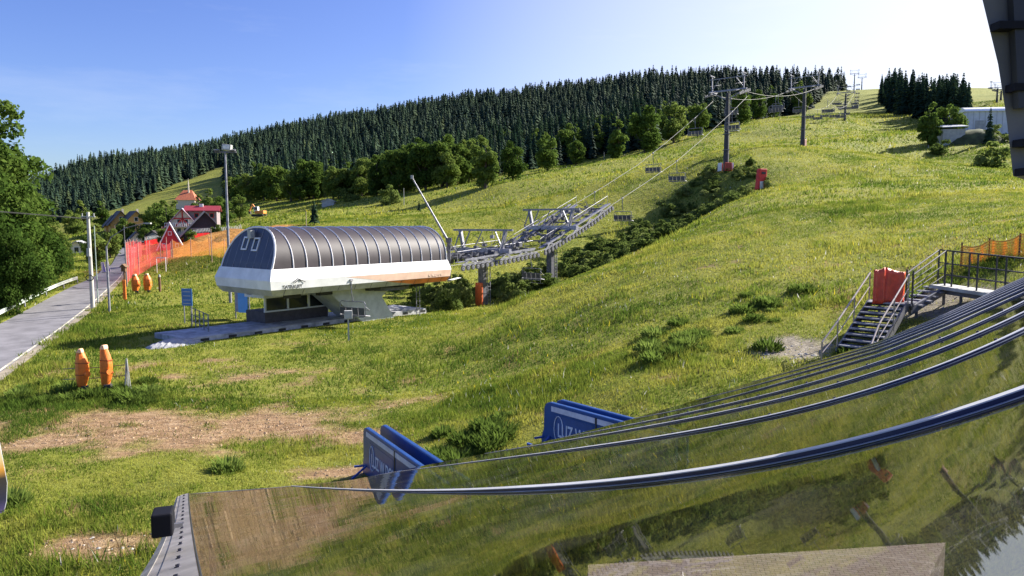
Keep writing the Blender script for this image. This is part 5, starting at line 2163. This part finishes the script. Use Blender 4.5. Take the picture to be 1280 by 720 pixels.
MB().box((0, 1.2, zt_ / 2 - .5), (4.4, 2.4, max(1.4, zt_) + .6)).build("wall", M_GREYP, ws)
MB().prism([(-2.6, -.4, zt_ + .1), (2.6, -.4, zt_ + .25), (2.6, 2.8, zt_ + .9), (-2.6, 2.8, zt_ + .8)], (0, 0, .12)).build("roof", mat("glossy_white_roof", (.85, .85, .86), .25), ws)
g = ground(1236, 146)
o = link("spruce_tree", SPR[1], loc=g)
o.scale = (.42, .42, .42)
tag(o, "small dark spruce standing in front of the white hall", "tree")
mb = MB()
V = []
nn = 17
rng = np.random.default_rng(9)
gc = ground(1219, 151)
for j in range(nn):
    for i in range(nn):
        x = (i / (nn - 1) - .5) * 13; y = (j / (nn - 1) - .5) * 7
        r2 = (x / 6.5) ** 2 + (y / 3.5) ** 2
        V.append((x, y, zf(gc.x + x, gc.y + y) - gc.z + max(0, 2.6 * (1 - r2)) + rng.uniform(-.2, .2) - (.4 if r2 > .95 else 0)))
mb.add(V, [(j * nn + i, j * nn + i + 1, (j + 1) * nn + i + 1, (j + 1) * nn + i) for j in range(nn - 1) for i in range(nn - 1)])
o = mb.build("earth_mound", mat("grassy_earth", (.07, .085, .03), .95, var=.5, scale=.8, bump=.8), loc=gc, smooth_=True)
tag(o, kind='structure')

# lone posts on the far meadow
for px, Y, top, lb in ((570, 190, 234, "thin fence post in the meadow shadow line"), (505, 175, 235, "thin pole with a small box behind the slanted mast"), (755, 235, 190, "short pale post at the corner of the tree line")):
    pole(px, Y, top, .08, M_GREYP, lb, "marker_post", "post")

# ------------------------------------------------------------------ blue barriers
def barrier_pair(p0, p1, h, gap, label, frac):
    """two parallel upright boards; p0 far end, p1 near end"""
    d = Vector((p1.x - p0.x, p1.y - p0.y, 0))
    L = d.length
    ang = math.atan2(d.y, d.x)
    t = thing("blue_barrier", label, "barrier", p0, ang, "blue queue barriers behind the canopy")
    dz = p1.z - p0.z
    for k, yy in enumerate((0, gap)):
        mb = MB()
        prof = [(0.05, .0), (0, .35), (.10, .62), (.12, h - .18), (.2, h - .05), (.34, h), (L, h + dz * 0), (L, 0)]
        mb.prism([(x, yy, z) for x, z in prof], (0, .14, 0))
        b = mb.build("board", M_BLUE, t, bevel=.03)
        if k == 0:
            for (a, e) in ((.42, L * .45), (L * .45 + .08, L - .1)):
                MB().box(((a + e) / 2, -.006, h - .16), (e - a, .012, .14)).build("white_band", mat("worn_white_band", (.55, .55, .66), .5, var=.25), b)
            MB().box((L * .45 + .04, -.008, h * .5), (.045, .016, h * .9)).build("seam", M_BLACK, b)
            MB().box((L * .28, -.004, h * .47), (L * .34 - .15, .008, h * .62)).build("inset_panel", mat("slate_blue_print", (.025, .065, .22), .4, var=.2), b)
            tx = text("LUZ W DOLINIE", .52, mat("pale_lettering", (.62, .66, .78), .5), b, (L * .15, -.016, h * .38), (R(90), 0, 0), sx=.60)
            mb = MB()
            for q in range(16):
                a0, a1 = 6.283 * q / 16, 6.283 * (q + 1) / 16
                mb.tube([(L * .15 + .04 + .17 * math.cos(a0), -.02, h * .52 + .36 * math.sin(a0)), (L * .15 + .04 + .17 * math.cos(a1), -.02, h * .52 + .36 * math.sin(a1))], .012, 5)
            mb.build("oval_emblem", mat("pale_lettering", (.62, .66, .78), .5), b)
    mb = MB()
    mb.bar((.02, -.25, .38), (.25, gap + .2, .38), .05, .05)
    mb.bar((.35, -.5, .1), (.35, 0, .45), .05, .05)
    mb.bar((-.5, -.05, .06), (.6, -.05, .06), .06, .06)
    mb.build("brace", mat("blue_steel", (.03, .08, .34), .4), t)
    return t


M_BLUE.node_tree.nodes["Principled BSDF"].inputs["Roughness"].default_value = .35
p0 = P(453, 597, 20.6); p1 = Vector((-1.5, 15.8, p0.z))
p0.z = min(p0.z, zf(p0.x, p0.y) + .05)
barrier_pair(p0, p1, 1.58, .52, "left blue barrier of two parallel boards with white lettering at the canopy edge", .5)
p0 = P(676, 557, 19.4); p1 = Vector((3.7, 16.0, p0.z))
p0.z = zf(p0.x, p0.y) - .02
barrier_pair(p0, p1, P(678, 500, 19.4).z - p0.z, .42, "right blue barrier of two boards with an oval emblem behind the canopy ribs", .5)

# ------------------------------------------------------------------ banner at the lower left edge
bn = thing("banner", "banner board with printed mountain sunset cut off at the left edge", "banner", P(0, 640, 17.5))
org = bn.location.copy()
def bq(px, py, Y): return P(px, py, Y) - org
Q_ = P(9, 615, 18.0)
bd = Vector((-.72, -.69, 0))
bnorm = Vector((.69, -.72, 0))


def bpl(px, py):
    u = P(px, py, 1.0).x
    Y = (Q_.x * bd.y - Q_.y * bd.x) / (u * bd.y - bd.x)
    return P(px, py, Y) - org


poly = [bpl(-45, 500), bpl(0, 553), bpl(9.5, 603), bpl(8.5, 627), bpl(0, 662), bpl(-45, 740)]
MB().prism(poly, bnorm * -.05).build("frame", M_WHITE, bn)
c_ = sum(poly, Vector()) / 6
inner = [c_ + (p - c_) * .96 + bnorm * .004 for p in poly]
pm, nt, b = simple_nodes("sunset_print")
tc = _n(nt, "ShaderNodeTexCoord"); sx = _n(nt, "ShaderNodeSeparateXYZ"); nt.links.new(tc.outputs["Object"], sx.inputs[0])
mr = _n(nt, "ShaderNodeMapRange"); mr.inputs[1].default_value = -.5; mr.inputs[2].default_value = 1.7
nt.links.new(sx.outputs[2], mr.inputs[0])
cr = _n(nt, "ShaderNodeValToRGB")
cr.color_ramp.elements[0].color = (.18, .12, .35, 1); cr.color_ramp.elements[1].color = (.8, .8, .8, 1)
for p_, c in ((.3, (.03, .03, .06, 1)), (.55, (.05, .04, .03, 1)), (.66, (.75, .35, .05, 1)), (.78, (.8, .62, .3, 1))):
    e = cr.color_ramp.elements.new(p_); e.color = c
nt.links.new(mr.outputs[0], cr.inputs[0]); nt.links.new(cr.outputs[0], b.inputs["Base Color"])
MB().prism(inner, bnorm * .006).build("print", pm, bn)
MB().tube([bq(-20, 640, 16.9), bq(-20, 800, 16.9)], .04, 8).build("leg", M_STEEL, bn)

# ------------------------------------------------------------------ stairs and footbridge at right
sb = P(1071, 440, 22.6); stp = P(1110, 378, 24.6)
d = Vector((stp.x - sb.x, stp.y - sb.y, 0)); Ls = d.length; ang = math.atan2(d.y, d.x)
rise = stp.z - sb.z
stt = thing("metal_staircase", "steel staircase with open treads and thin handrails on the near bank", "staircase", sb, ang)
W = 1.15
n = 9
for k in range(n):
    x = Ls * (k + .5) / n; z = rise * (k + 1) / n
    MB().box((x, 0, z), (Ls / n + .06, W, .045)).build("step", M_STEEL, stt)
for y in (-W / 2 - .03, W / 2 + .03):
    MB().prism([(-.1, y - .025, -.22), (.1, y - .025, -.25), (Ls + .1, y - .025, rise - .18), (Ls + .1, y - .025, rise + .06), (Ls - .1, y - .025, rise + .06), (-.1, y - .025, .05)], (0, .05, 0)).build("stringer", M_DSTEEL, stt)
    mb = MB()
    e = y * 1.02
    mb.tube([(-1.0, e * 1.15, -.35), (-1.0, e * 1.15, .35), (0, e, .95), (Ls, e, rise + 1.0)], .028, 8)
    mb.tube([(-1.0, e * 1.15, 0), (0, e, .5), (Ls, e, rise + .52)], .018, 6)
    for f in (0, .5, 1):
        mb.tube([(Ls * f, e, rise * f - .1), (Ls * f, e, rise * f + 1.0)], .024, 6)
    mb.build("handrail", mat("pale_rail_steel", (.34, .29, .27), .45, .5), stt)
# black sheets paint the shade between the open treads
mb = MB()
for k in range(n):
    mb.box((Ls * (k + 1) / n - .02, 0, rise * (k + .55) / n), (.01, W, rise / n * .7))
mb.build("riser_shade", M_BLACK, stt)
MB().box((Ls + .62, 0, rise - .04), (1.2, W + .3, .08)).build("landing", M_DSTEEL, stt)
for y in (-.6, .6):
    MB().bar((Ls + 1.1, y, rise - .1), (Ls + 1.1, y, -1.0), .08, .08).build("leg", M_DSTEEL, stt)
# red tarpaulins over the landing rail
ux = Vector((math.cos(ang), math.sin(ang), 0)); uy = Vector((-math.sin(ang), math.cos(ang), 0))
lc = sb + ux * (Ls + .75) + Vector((0, 0, rise))


def tarp(px0, px1, pyt, pyb, Y, label, seed):
    a, b_, c_, e = P(px0, pyt[0], Y), P(px1, pyt[1], Y + .1), P(px1 - 1, pyb[1], Y - .05), P(px0 - 3, pyb[0], Y - .2)
    rng = np.random.default_rng(seed)
    nx, ny = 9, 9
    V = []
    for j in range(ny):
        for i in range(nx):
            u_, v_ = i / (nx - 1), j / (ny - 1)
            p = a.lerp(b_, u_).lerp(e.lerp(c_, u_), v_)
            V.append(p + Vector((0, -.05 * math.sin(u_ * 9 + seed) * v_ + rng.uniform(-.012, .012), -.04 * math.sin(u_ * math.pi))) - a)
    mb = MB()
    fs = [(j * nx + i, (j + 1) * nx + i, (j + 1) * nx + i + 1, j * nx + i + 1) for j in range(ny - 1) for i in range(nx - 1)]
    mb.add(V, fs)
    o = mb.build("red_tarp", M_RED, loc=a, smooth_=True)
    so = o.modifiers.new("thick", 'SOLIDIFY'); so.thickness = .05
    tag(o, label, "tarp")
    return o


tarp(1094, 1107, (337, 334), (379, 378), 24.4, "narrow red orange tarp folded over the left side of the stair landing", 1)
tarp(1108, 1132, (334, 340), (378, 378), 24.6, "wide red orange tarp over the landing rail at the stair top", 2)
# footbridge
b0 = P(1131, 384, 24.6); b1 = P(1172, 357, 26.0); b2 = P(1245, 368, 24.0); b3 = P(1300, 376, 23.0)
fb = thing("footbridge", "dark steel footbridge with tube railing running behind the canopy", "footbridge", b0)
def rel(p): return p - b0
mb = MB()
mb.bar(rel(b1), rel(b3) , .95, .12)
mb.build("deck", M_CONC, fb)
MB().bar(rel(b1) + Vector((0, -.5, -.14)), rel(b3) + Vector((0, -.5, -.14)), .08, .24).build("beam", M_DSTEEL, fb)
mb = MB()
mb.bar(rel(b0) + Vector((.0, -.3, -.1)), rel(b1) + Vector((0, -.4, -.15)), .1, .26)
mb.bar(rel(b0) + Vector((.3, .5, -.1)), rel(b1) + Vector((.2, .5, -.15)), .1, .26)
mb.build("stringer", M_DSTEEL, fb)
for k in range(5):
    f = (k + .5) / 5
    MB().box(rel(b0.lerp(b1, f)) + Vector((.15, .1, 0)), (.3, .85, .05), Matrix.Rotation(math.atan2(b1.y - b0.y, b1.x - b0.x), 3, 'Z')).build("step", M_STEEL, fb)
M_RAILD = mat("dark_rail_steel", (.06, .055, .06), .5, .4)
for off, nm in ((Vector((0, -.42, 0)), 0), (Vector((.25, .42, 0)), 1)):
    mb = MB()
    H1 = Vector((0, 0, 1.28))
    for z in (1.28, .82, .42):
        hz = Vector((0, 0, z))
        mb.tube([rel(b0) + off + hz * .9, rel(b1) + off + hz, rel(b2) + off + hz, rel(b3) + off + hz], .03 if z > 1 else .018, 6)
    for q in (b0, b1, b1.lerp(b2, .12), b2, b1.lerp(b2, .55), b3):
        mb.tube([rel(q) + off + Vector((0, 0, -.05)), rel(q) + off + H1], .03, 6)
    mb.build("railing", M_RAILD, fb)
for f in (.02, .2, .9):
    q = rel(b1.lerp(b3, f))
    MB().bar(q + Vector((0, -.3, -.1)), q + Vector((0, -.3, -1.8)), .07, .07).build("leg", M_DSTEEL, fb)

# orange snow fence behind the footbridge
sf0 = ground(1200, 29.5); sf1 = ground(1300, 27.5)
sfn = thing("snow_fence", "orange plastic mesh fence strung between dark stakes behind the footbridge", "snow fence", sf0)
NPX = 64
h_ = P(1200, 309, 29.5).z - sf0.z
lowz = P(1200, 342, 29.5).z - sf0.z
mb = MB()
dv = sf1 - sf0
tops = []
for k in range(NPX + 1):
    f = k / NPX
    base_ = Vector((dv.x * f, dv.y * f, dv.z * f))
    sagk = .16 * abs(math.sin(f * math.pi * 2.6))
    tz = h_ + .1 * f - sagk + .06
    tops.append((base_, tz))
    mb.bar(base_ + Vector((0, .03 * math.sin(k * .7), lowz)), base_ + Vector((0, .03 * math.sin(k * .7), tz)), .026, .01)
for zz in np.linspace(0, 1, 11):
    for k in range(NPX):
        a, ta = tops[k]; b_, tb = tops[k + 1]
        za = lowz + (ta - lowz) * zz; zb_ = lowz + (tb - lowz) * zz
        w = .05 if zz > .95 or zz < .05 else .024
        mb.bar(a + Vector((0, .03 * math.sin(k * .7) - .012, za)), b_ + Vector((0, .03 * math.sin((k + 1) * .7) - .012, zb_)), .01, w)
mb.build("mesh", mat("fence_orange", (.85, .36, .05), .6, var=.15), sfn)
for f in (.02, .38, .76):
    q = dv * f
    MB().tube([q + Vector((0, .05, -.4)), q + Vector((0, .05, h_ + .18))], .035, 6).build("stake", M_WOOD, sfn)

# ------------------------------------------------------------------ glass canopy in front of the camera
# the canopy is one sloping plane just below the camera, rising to the right and falling away ahead
CGX, CGY, CGK, CH0 = .295, -.275, .028, .40


def cpl(px, py, lift=0.):
    """where the view ray through a pixel meets the gently curved canopy surface"""
    q = P(px, py, 1.0)
    b_ = CGX * q.x + CGY - (q.z - CAMH)
    a_ = CGK * q.x * q.x
    c_ = -CH0 + lift
    if a_ < 1e-7:
        Y = -c_ / b_
    else:
        Y = (-b_ + math.sqrt(max(0, b_ * b_ - 4 * a_ * c_))) / (2 * a_) if b_ > 0 else (-b_ + math.sqrt(max(0, b_ * b_ - 4 * a_ * c_))) / (2 * a_)
    return P(px, py, Y)


def csurf(x, y):
    return CAMH - CH0 + CGX * x + CGK * x * x + CGY * y


CN = Vector((-CGX, -CGY, 1)).normalized()
EAVE_PX = [(235, 617), (340, 609.5), (440, 600), (490, 590), (544, 579), (606, 567), (660, 556.5), (720, 542.5), (780, 526.5), (860, 503), (1000, 458), (1100, 426), (1180, 393), (1280, 347), (1350, 316)]
EXs, EYs = [p[0] for p in EAVE_PX], [p[1] for p in EAVE_PX]


def eave_y(x): return float(np.interp(x, EXs, EYs))


def rib_curve(obs, x1=1340.0, n=44):
    """smooth image curve of one rib, put onto the canopy plane"""
    ox = np.array([p[0] for p in obs], float); oy = np.array([p[1] for p in obs], float)
    c = np.polyfit((ox - 800) / 400, oy, min(3, len(obs) - 1))
    xs = obs[0][0] + (x1 - obs[0][0]) * np.linspace(0, 1, n) ** 1.1
    ys = np.polyval(c, (xs - 800) / 400)
    ys = np.maximum(ys, np.array([eave_y(x) for x in xs]) + .0)
    return [cpl(x, y) for x, y in zip(xs, ys)]


def far_rib(xs0, gap):
    xs = xs0 + (1340 - xs0) * np.linspace(0, 1, 30)
    return [cpl(x, eave_y(x) + gap * (1 - math.exp(-(x - xs0) / 170))) for x in xs]


RIB3 = [(364, rib_curve([(364, 607.3), (440, 612), (500, 615), (640, 615), (860, 593), (1100, 551), (1280, 493)])),
        (490, rib_curve([(490, 590), (620, 576), (860, 540), (1100, 487), (1280, 414)])),
        (606, rib_curve([(606, 567), (860, 525), (1100, 465.5), (1280, 393)])),
        (700, rib_curve([(700, 547.5), (860, 517), (1100, 453.5), (1280, 379)]))]
for xs0, gp in ((790, 21), (870, 16), (940, 12.5), (1005, 9.8), (1065, 7.6), (1120, 5.8), (1170, 4.3), (1215, 3.0)):
    RIB3.append((xs0, far_rib(xs0, gp)))
GAB = [cpl(235 + 14 * ((y - 617) / 103.0) ** 1.5 if y <= 720 else 249 + (y - 720) * .2, y) for y in np.concatenate([np.linspace(617, 720, 26), np.linspace(740, 1000, 8)])]


def glass_mat():
    m = bpy.data.materials.new("solar_glass")
    m.use_nodes = True
    nt = m.node_tree
    nt.nodes.clear()
    out = _n(nt, "ShaderNodeOutputMaterial")
    fr = _n(nt, "ShaderNodeFresnel"); fr.inputs[0].default_value = 3.4
    gl = _n(nt, "ShaderNodeBsdfGlossy"); gl.inputs["Roughness"].default_value = .02; gl.inputs[0].default_value = (.76, .75, .70, 1)
    tc = _n(nt, "ShaderNodeTexCoord")
    no = _n(nt, "ShaderNodeTexNoise"); no.inputs["Scale"].default_value = 1.1; no.inputs["Detail"].default_value = 3
    nt.links.new(tc.outputs["Object"], no.inputs["Vector"])
    bp = _n(nt, "ShaderNodeBump"); bp.inputs["Strength"].default_value = .10; bp.inputs["Distance"].default_value = .02
    nt.links.new(no.outputs["Fac"], bp.inputs["Height"])
    nt.links.new(bp.outputs[0], gl.inputs["Normal"])
    tr = _n(nt, "ShaderNodeBsdfTransparent"); tr.inputs[0].default_value = (.22, .22, .22, 1)
    n2 = _n(nt, "ShaderNodeTexNoise"); n2.inputs["Scale"].default_value = 2.6; n2.inputs["Detail"].default_value = 8
    nt.links.new(tc.outputs["Object"], n2.inputs["Vector"])
    mr = _n(nt, "ShaderNodeMapRange"); mr.inputs[1].default_value = .45; mr.inputs[2].default_value = .8; mr.inputs[3].default_value = .008; mr.inputs[4].default_value = .07
    nt.links.new(n2.outputs["Fac"], mr.inputs[0])
    df = _n(nt, "ShaderNodeBsdfDiffuse"); df.inputs[0].default_value = (.4, .38, .33, 1)
    m1 = _n(nt, "ShaderNodeMixShader"); m2 = _n(nt, "ShaderNodeMixShader")
    nt.links.new(fr.outputs[0], m1.inputs[0]); nt.links.new(tr.outputs[0], m1.inputs[1]); nt.links.new(gl.outputs[0], m1.inputs[2])
    nt.links.new(mr.outputs[0], m2.inputs[0]); nt.links.new(m1.outputs[0], m2.inputs[1]); nt.links.new(df.outputs[0], m2.inputs[2])
    nt.links.new(m2.outputs[0], out.inputs[0])
    return m


M_GLASS = glass_mat()
M_CAP = mat("brushed_cap", (.50, .50, .53), .5, .2, var=.12, scale=2)
M_RIBD = mat("navy_rib", (.012, .014, .05), .4, var=.2)
cn = thing("glass_canopy", "large sloping glass canopy with steel ribs filling the lower right foreground", "canopy", cpl(640, 614))
co = cn.location.copy()


def respace(pts, n):
    d = [0.0]
    for a, b_ in zip(pts[:-1], pts[1:]):
        d.append(d[-1] + (b_ - a).length)
    out = []
    for t in np.linspace(0, d[-1], n):
        out.append((float(np.interp(t, d, [p.x for p in pts])), float(np.interp(t, d, [p.y for p in pts]))))
    return out


def panel(pa, pb, nu, n=40):
    """curved sheet between two edge lines, lying on the canopy surface"""
    A2, B2 = respace(pa, n), respace(pb, n)
    vs = []
    for (xa, ya), (xb, yb) in zip(A2, B2):
        for k in range(nu + 1):
            f = k / nu
            x = xa * (1 - f) + xb * f; y = ya * (1 - f) + yb * f
            vs.append(Vector((x, y, csurf(x, y))) - co)
    fs = [(i * (nu + 1) + k, (i + 1) * (nu + 1) + k, (i + 1) * (nu + 1) + k + 1, i * (nu + 1) + k + 1) for i in range(n - 1) for k in range(nu)]
    return MB().add(vs, fs).build("glass_panel", M_GLASS, cn, True)


def eave_between(x0, x1):
    return [cpl(x, eave_y(x)) for x in np.linspace(x0, x1, 8)]


panel(GAB + [cpl(x, 1000) for x in np.linspace(340, 1500, 12)], RIB3[0][1], 26, 60)
for (xa, ra), (xb, rb_) in zip(RIB3[:-1], RIB3[1:]):
    panel(ra, eave_between(xa, xb)[:-1] + rb_, 3, 50)
panel(RIB3[-1][1], eave_between(1215, 1340), 2, 12)


def bolt(mb, c, r=.008, mi=0):
    mb.tube([c, c + CN * .006], r * 1.7, 8, mi)
    mb.tube([c + CN * .005, c + CN * .018], r, 6, mi)


for j, (xs0, r3) in enumerate(RIB3):
    pts = [p - co for p in r3]

    def sweep(w, z0, z1, sidew=0.):
        vs = []
        m = len(pts)
        for i, p in enumerate(pts):
            d = (pts[min(i + 1, m - 1)] - pts[max(i - 1, 0)]).normalized()
            nrm = CN.cross(d).normalized()      # towards the far side
            tap = min(1.0, .30 + i / m * 2.2)
            for sy, zz in ((-1, z0), (1, z0), (1, z1), (-1, z1)):
                vs.append(p + nrm * (sy * w / 2 * tap + sidew * tap) + CN * (zz * tap))
        fs = []
        for i in range(m - 1):
            for k in range(4):
                k2 = (k + 1) % 4
                fs.append((i * 4 + k, i * 4 + k2, (i + 1) * 4 + k2, (i + 1) * 4 + k))
        fs += [(3, 2, 1, 0), tuple((m - 1) * 4 + k for k in range(4))]
        return MB().add(vs, fs)
    sc_ = .8 if j == 0 else max(.32, .58 - .05 * j)
    rb = sweep(.026 * sc_, -.012, .019 * sc_).build("rib", M_RIBD, cn)
    sweep(.056 * sc_, .0194 * sc_, .024 * sc_, .014 * sc_).build("cap", M_CAP, rb)
    sweep(.022 * sc_, .0012, .003, -.026 * sc_).build("reflection_strip", mat("pale_reflection_strip", (.34, .37, .44), .35, .3), rb)  # pale reflection beneath the rib, painted as a thin strip
    if j < 4:
        acc = 0.0
        for a, b_ in zip(pts[:-1], pts[1:]):
            acc += (b_ - a).length
            if acc > (.30 if j == 0 else .34):
                acc = 0.0
                d = (b_ - a).normalized()
                mb = MB()
                bolt(mb, b_ + CN.cross(d).normalized() * .055 * sc_ + CN * .001, .007)
                mb.build("bolt", mat("dark_bolts", (.05, .05, .07), .4, .6), rb)
# eave edge strip
mb = MB()
ev = [cpl(x, eave_y(x)) - co for x in np.linspace(235, 1345, 70)]
for a, b_ in zip(ev[:-1], ev[1:]):
    mb.bar(a + Vector((0, 0, -.014)), b_ + Vector((0, 0, -.014)), .02, .02)
mb.build("eave_trim", M_DSTEEL, cn)
# gable flashing with bolts
M_FLASH = mat("weathered_flashing", (.36, .33, .31), .45, .5, var=.35, scale=2.5)
gl_ = [p - co for p in GAB]
vs = []
m = len(gl_)
sides = []
for i, p in enumerate(gl_):
    d = (gl_[min(i + 1, m - 1)] - gl_[max(i - 1, 0)]).normalized()
    sd = CN.cross(d).normalized()
    if sd.x > 0: sd = -sd
    sides.append(sd)
    for off, zz in [(q_ * (.8 + .9 * min(1, i / 26)), h_) for q_, h_ in ((0, .006), (.128, .008), (.129, .002), (.170, .002), (.171, .008), (.215, -.012), (.217, -.12))]:
        vs.append(p + sd * off + CN * zz)
fs = []
for i in range(m - 1):
    for k in range(6):
        fs.append((i * 7 + k, (i + 1) * 7 + k, (i + 1) * 7 + k + 1, i * 7 + k + 1))
fl = MB().add(vs, fs).build("gable_flashing", M_FLASH, cn)
acc = .2
for i in range(1, m):
    seg = (gl_[i] - gl_[i - 1]).length
    t_ = 0.0
    while acc + (seg - t_) >= .50:
        t_ += .50 - acc
        acc = 0.0
        p = gl_[i - 1].lerp(gl_[i], t_ / seg)
        mb = MB()
        bolt(mb, p + sides[i] * .064 * (.8 + .9 * min(1, i / 26)) + CN * .007, .012)
        mb.build("bolt", MATS["dark_bolts"], fl)
    acc += seg - t_
MB().tube([p + sd * -.008 + CN * .004 for p, sd in zip(gl_, sides)], .006, 6).build("edge_seal", M_BLACK, fl)
# posts that carry the eave
for px in (262, 1330):
    e = cpl(px, eave_y(px) + 4)
    gz = zf(e.x, e.y)
    MB().tube([Vector((e.x, e.y, gz - .3)) - co, e - co - CN * .03], .05, 8).build("post", M_DSTEEL, cn)
# small black lamp under the gable edge
p = P(204, 652, 5.0)
bl = thing("wall_lamp", "small black lamp box fixed under the left edge of the glass canopy", "lamp", p, R(20))
MB().box((0, 0, 0), (.14, .18, .17)).build("housing", MATS.get("black_iron") or mat("black_iron", (.006, .006, .01), .7, spec=.2), bl, bevel=.015)
MB().bar((.05, 0, -.04), (.12, .03, -.05), .03, .03).build("bracket", M_DSTEEL, bl)

# terrace below the canopy
def terrace_mat():
    m, nt, b = simple_nodes("terrace_paving")
    tc = _n(nt, "ShaderNodeTexCoord")
    mp = _n(nt, "ShaderNodeMapping"); mp.inputs["Rotation"].default_value = (0, 0, .2)
    nt.links.new(tc.outputs["Object"], mp.inputs[0])
    br_ = _n(nt, "ShaderNodeTexBrick")
    br_.inputs["Scale"].default_value = 3.6
    br_.inputs["Color1"].default_value = (.85, .68, .54, 1); br_.inputs["Color2"].default_value = (.70, .53, .40, 1); br_.inputs["Mortar"].default_value = (.30, .22, .17, 1)
    br_.inputs["Mortar Size"].default_value = .018
    nt.links.new(mp.outputs[0], br_.inputs["Vector"])
    nt.links.new(br_.outputs["Color"], b.inputs["Base Color"])
    b.inputs["Roughness"].default_value = .85
    return m


def at_level(px, py, z):
    Y = (z - CAMH) / dipz(py)
    p = P(px, py, Y)
    return (p.x, p.y)


TZ = 2.3
poly = [(*at_level(735, 706, TZ), 0), (*at_level(735, 900, TZ), 0), (*at_level(1100, 900, TZ), 0), (*at_level(1150, 745, TZ), 0), (*at_level(1182, 678, TZ), 0)]
o = MB().prism(poly, (0, 0, TZ)).build("terrace_paving", terrace_mat())
tag(o, kind='structure')
# ------------------------------------------------------------------ dark sloping post at the right edge
def post_edge(py):
    return np.interp(py, [-40, 0, 80, 150, 222], [1219, 1228, 1247.5, 1258.5, 1266.5])


Yp = 2.6
fp = thing("support_post", "dark grey sloping post with black brackets at the right edge", "post", P(1290, 100, Yp))
org = fp.location.copy()
rows = [-120, -60, 0, 40, 80, 115, 150, 185, 220]
vs = []
for py in rows:
    e = P(float(post_edge(py)) if py >= -40 else 1219 - (-40 - py) * .2, py, Yp)
    for dx, dy in ((0, 0), (.42, -.02), (.70, .30), (.27, .30)):
        vs.append(e + Vector((dx, dy, 0)) - org)
fs = []
m = len(rows)
for i in range(m - 1):
    for k in range(4):
        k2 = (k + 1) % 4
        fs.append((i * 4 + k, i * 4 + k2, (i + 1) * 4 + k2, (i + 1) * 4 + k))
fs += [(0, 1, 2, 3), tuple((m - 1) * 4 + k for k in (3, 2, 1, 0))]
MB().add(vs, fs).build("shaft", mat("grey_cladding", (.14, .135, .135), .7, var=.2, scale=3), fp)  # plain dark grey cladding
for py, x0 in ((33, 1240), (110, 1259), (179, 1268), (215, 1271)):
    a = P(x0, py, Yp - .03) - org
    MB().box(a + Vector((.23, 0, 0)), (.44, .05, .026)).build("bracket", mat('black_iron', (.006, .006, .01), .7, spec=.2), fp)
mb = MB()
a = P(1262, 12, Yp - .03) - org; b_ = P(1284, 80, Yp - .03) - org
MB().bar(a + Vector((0, 0, .3)), b_ - Vector((0, 0, .15)), .03, .06).build("side_strip", M_BLACK, fp)
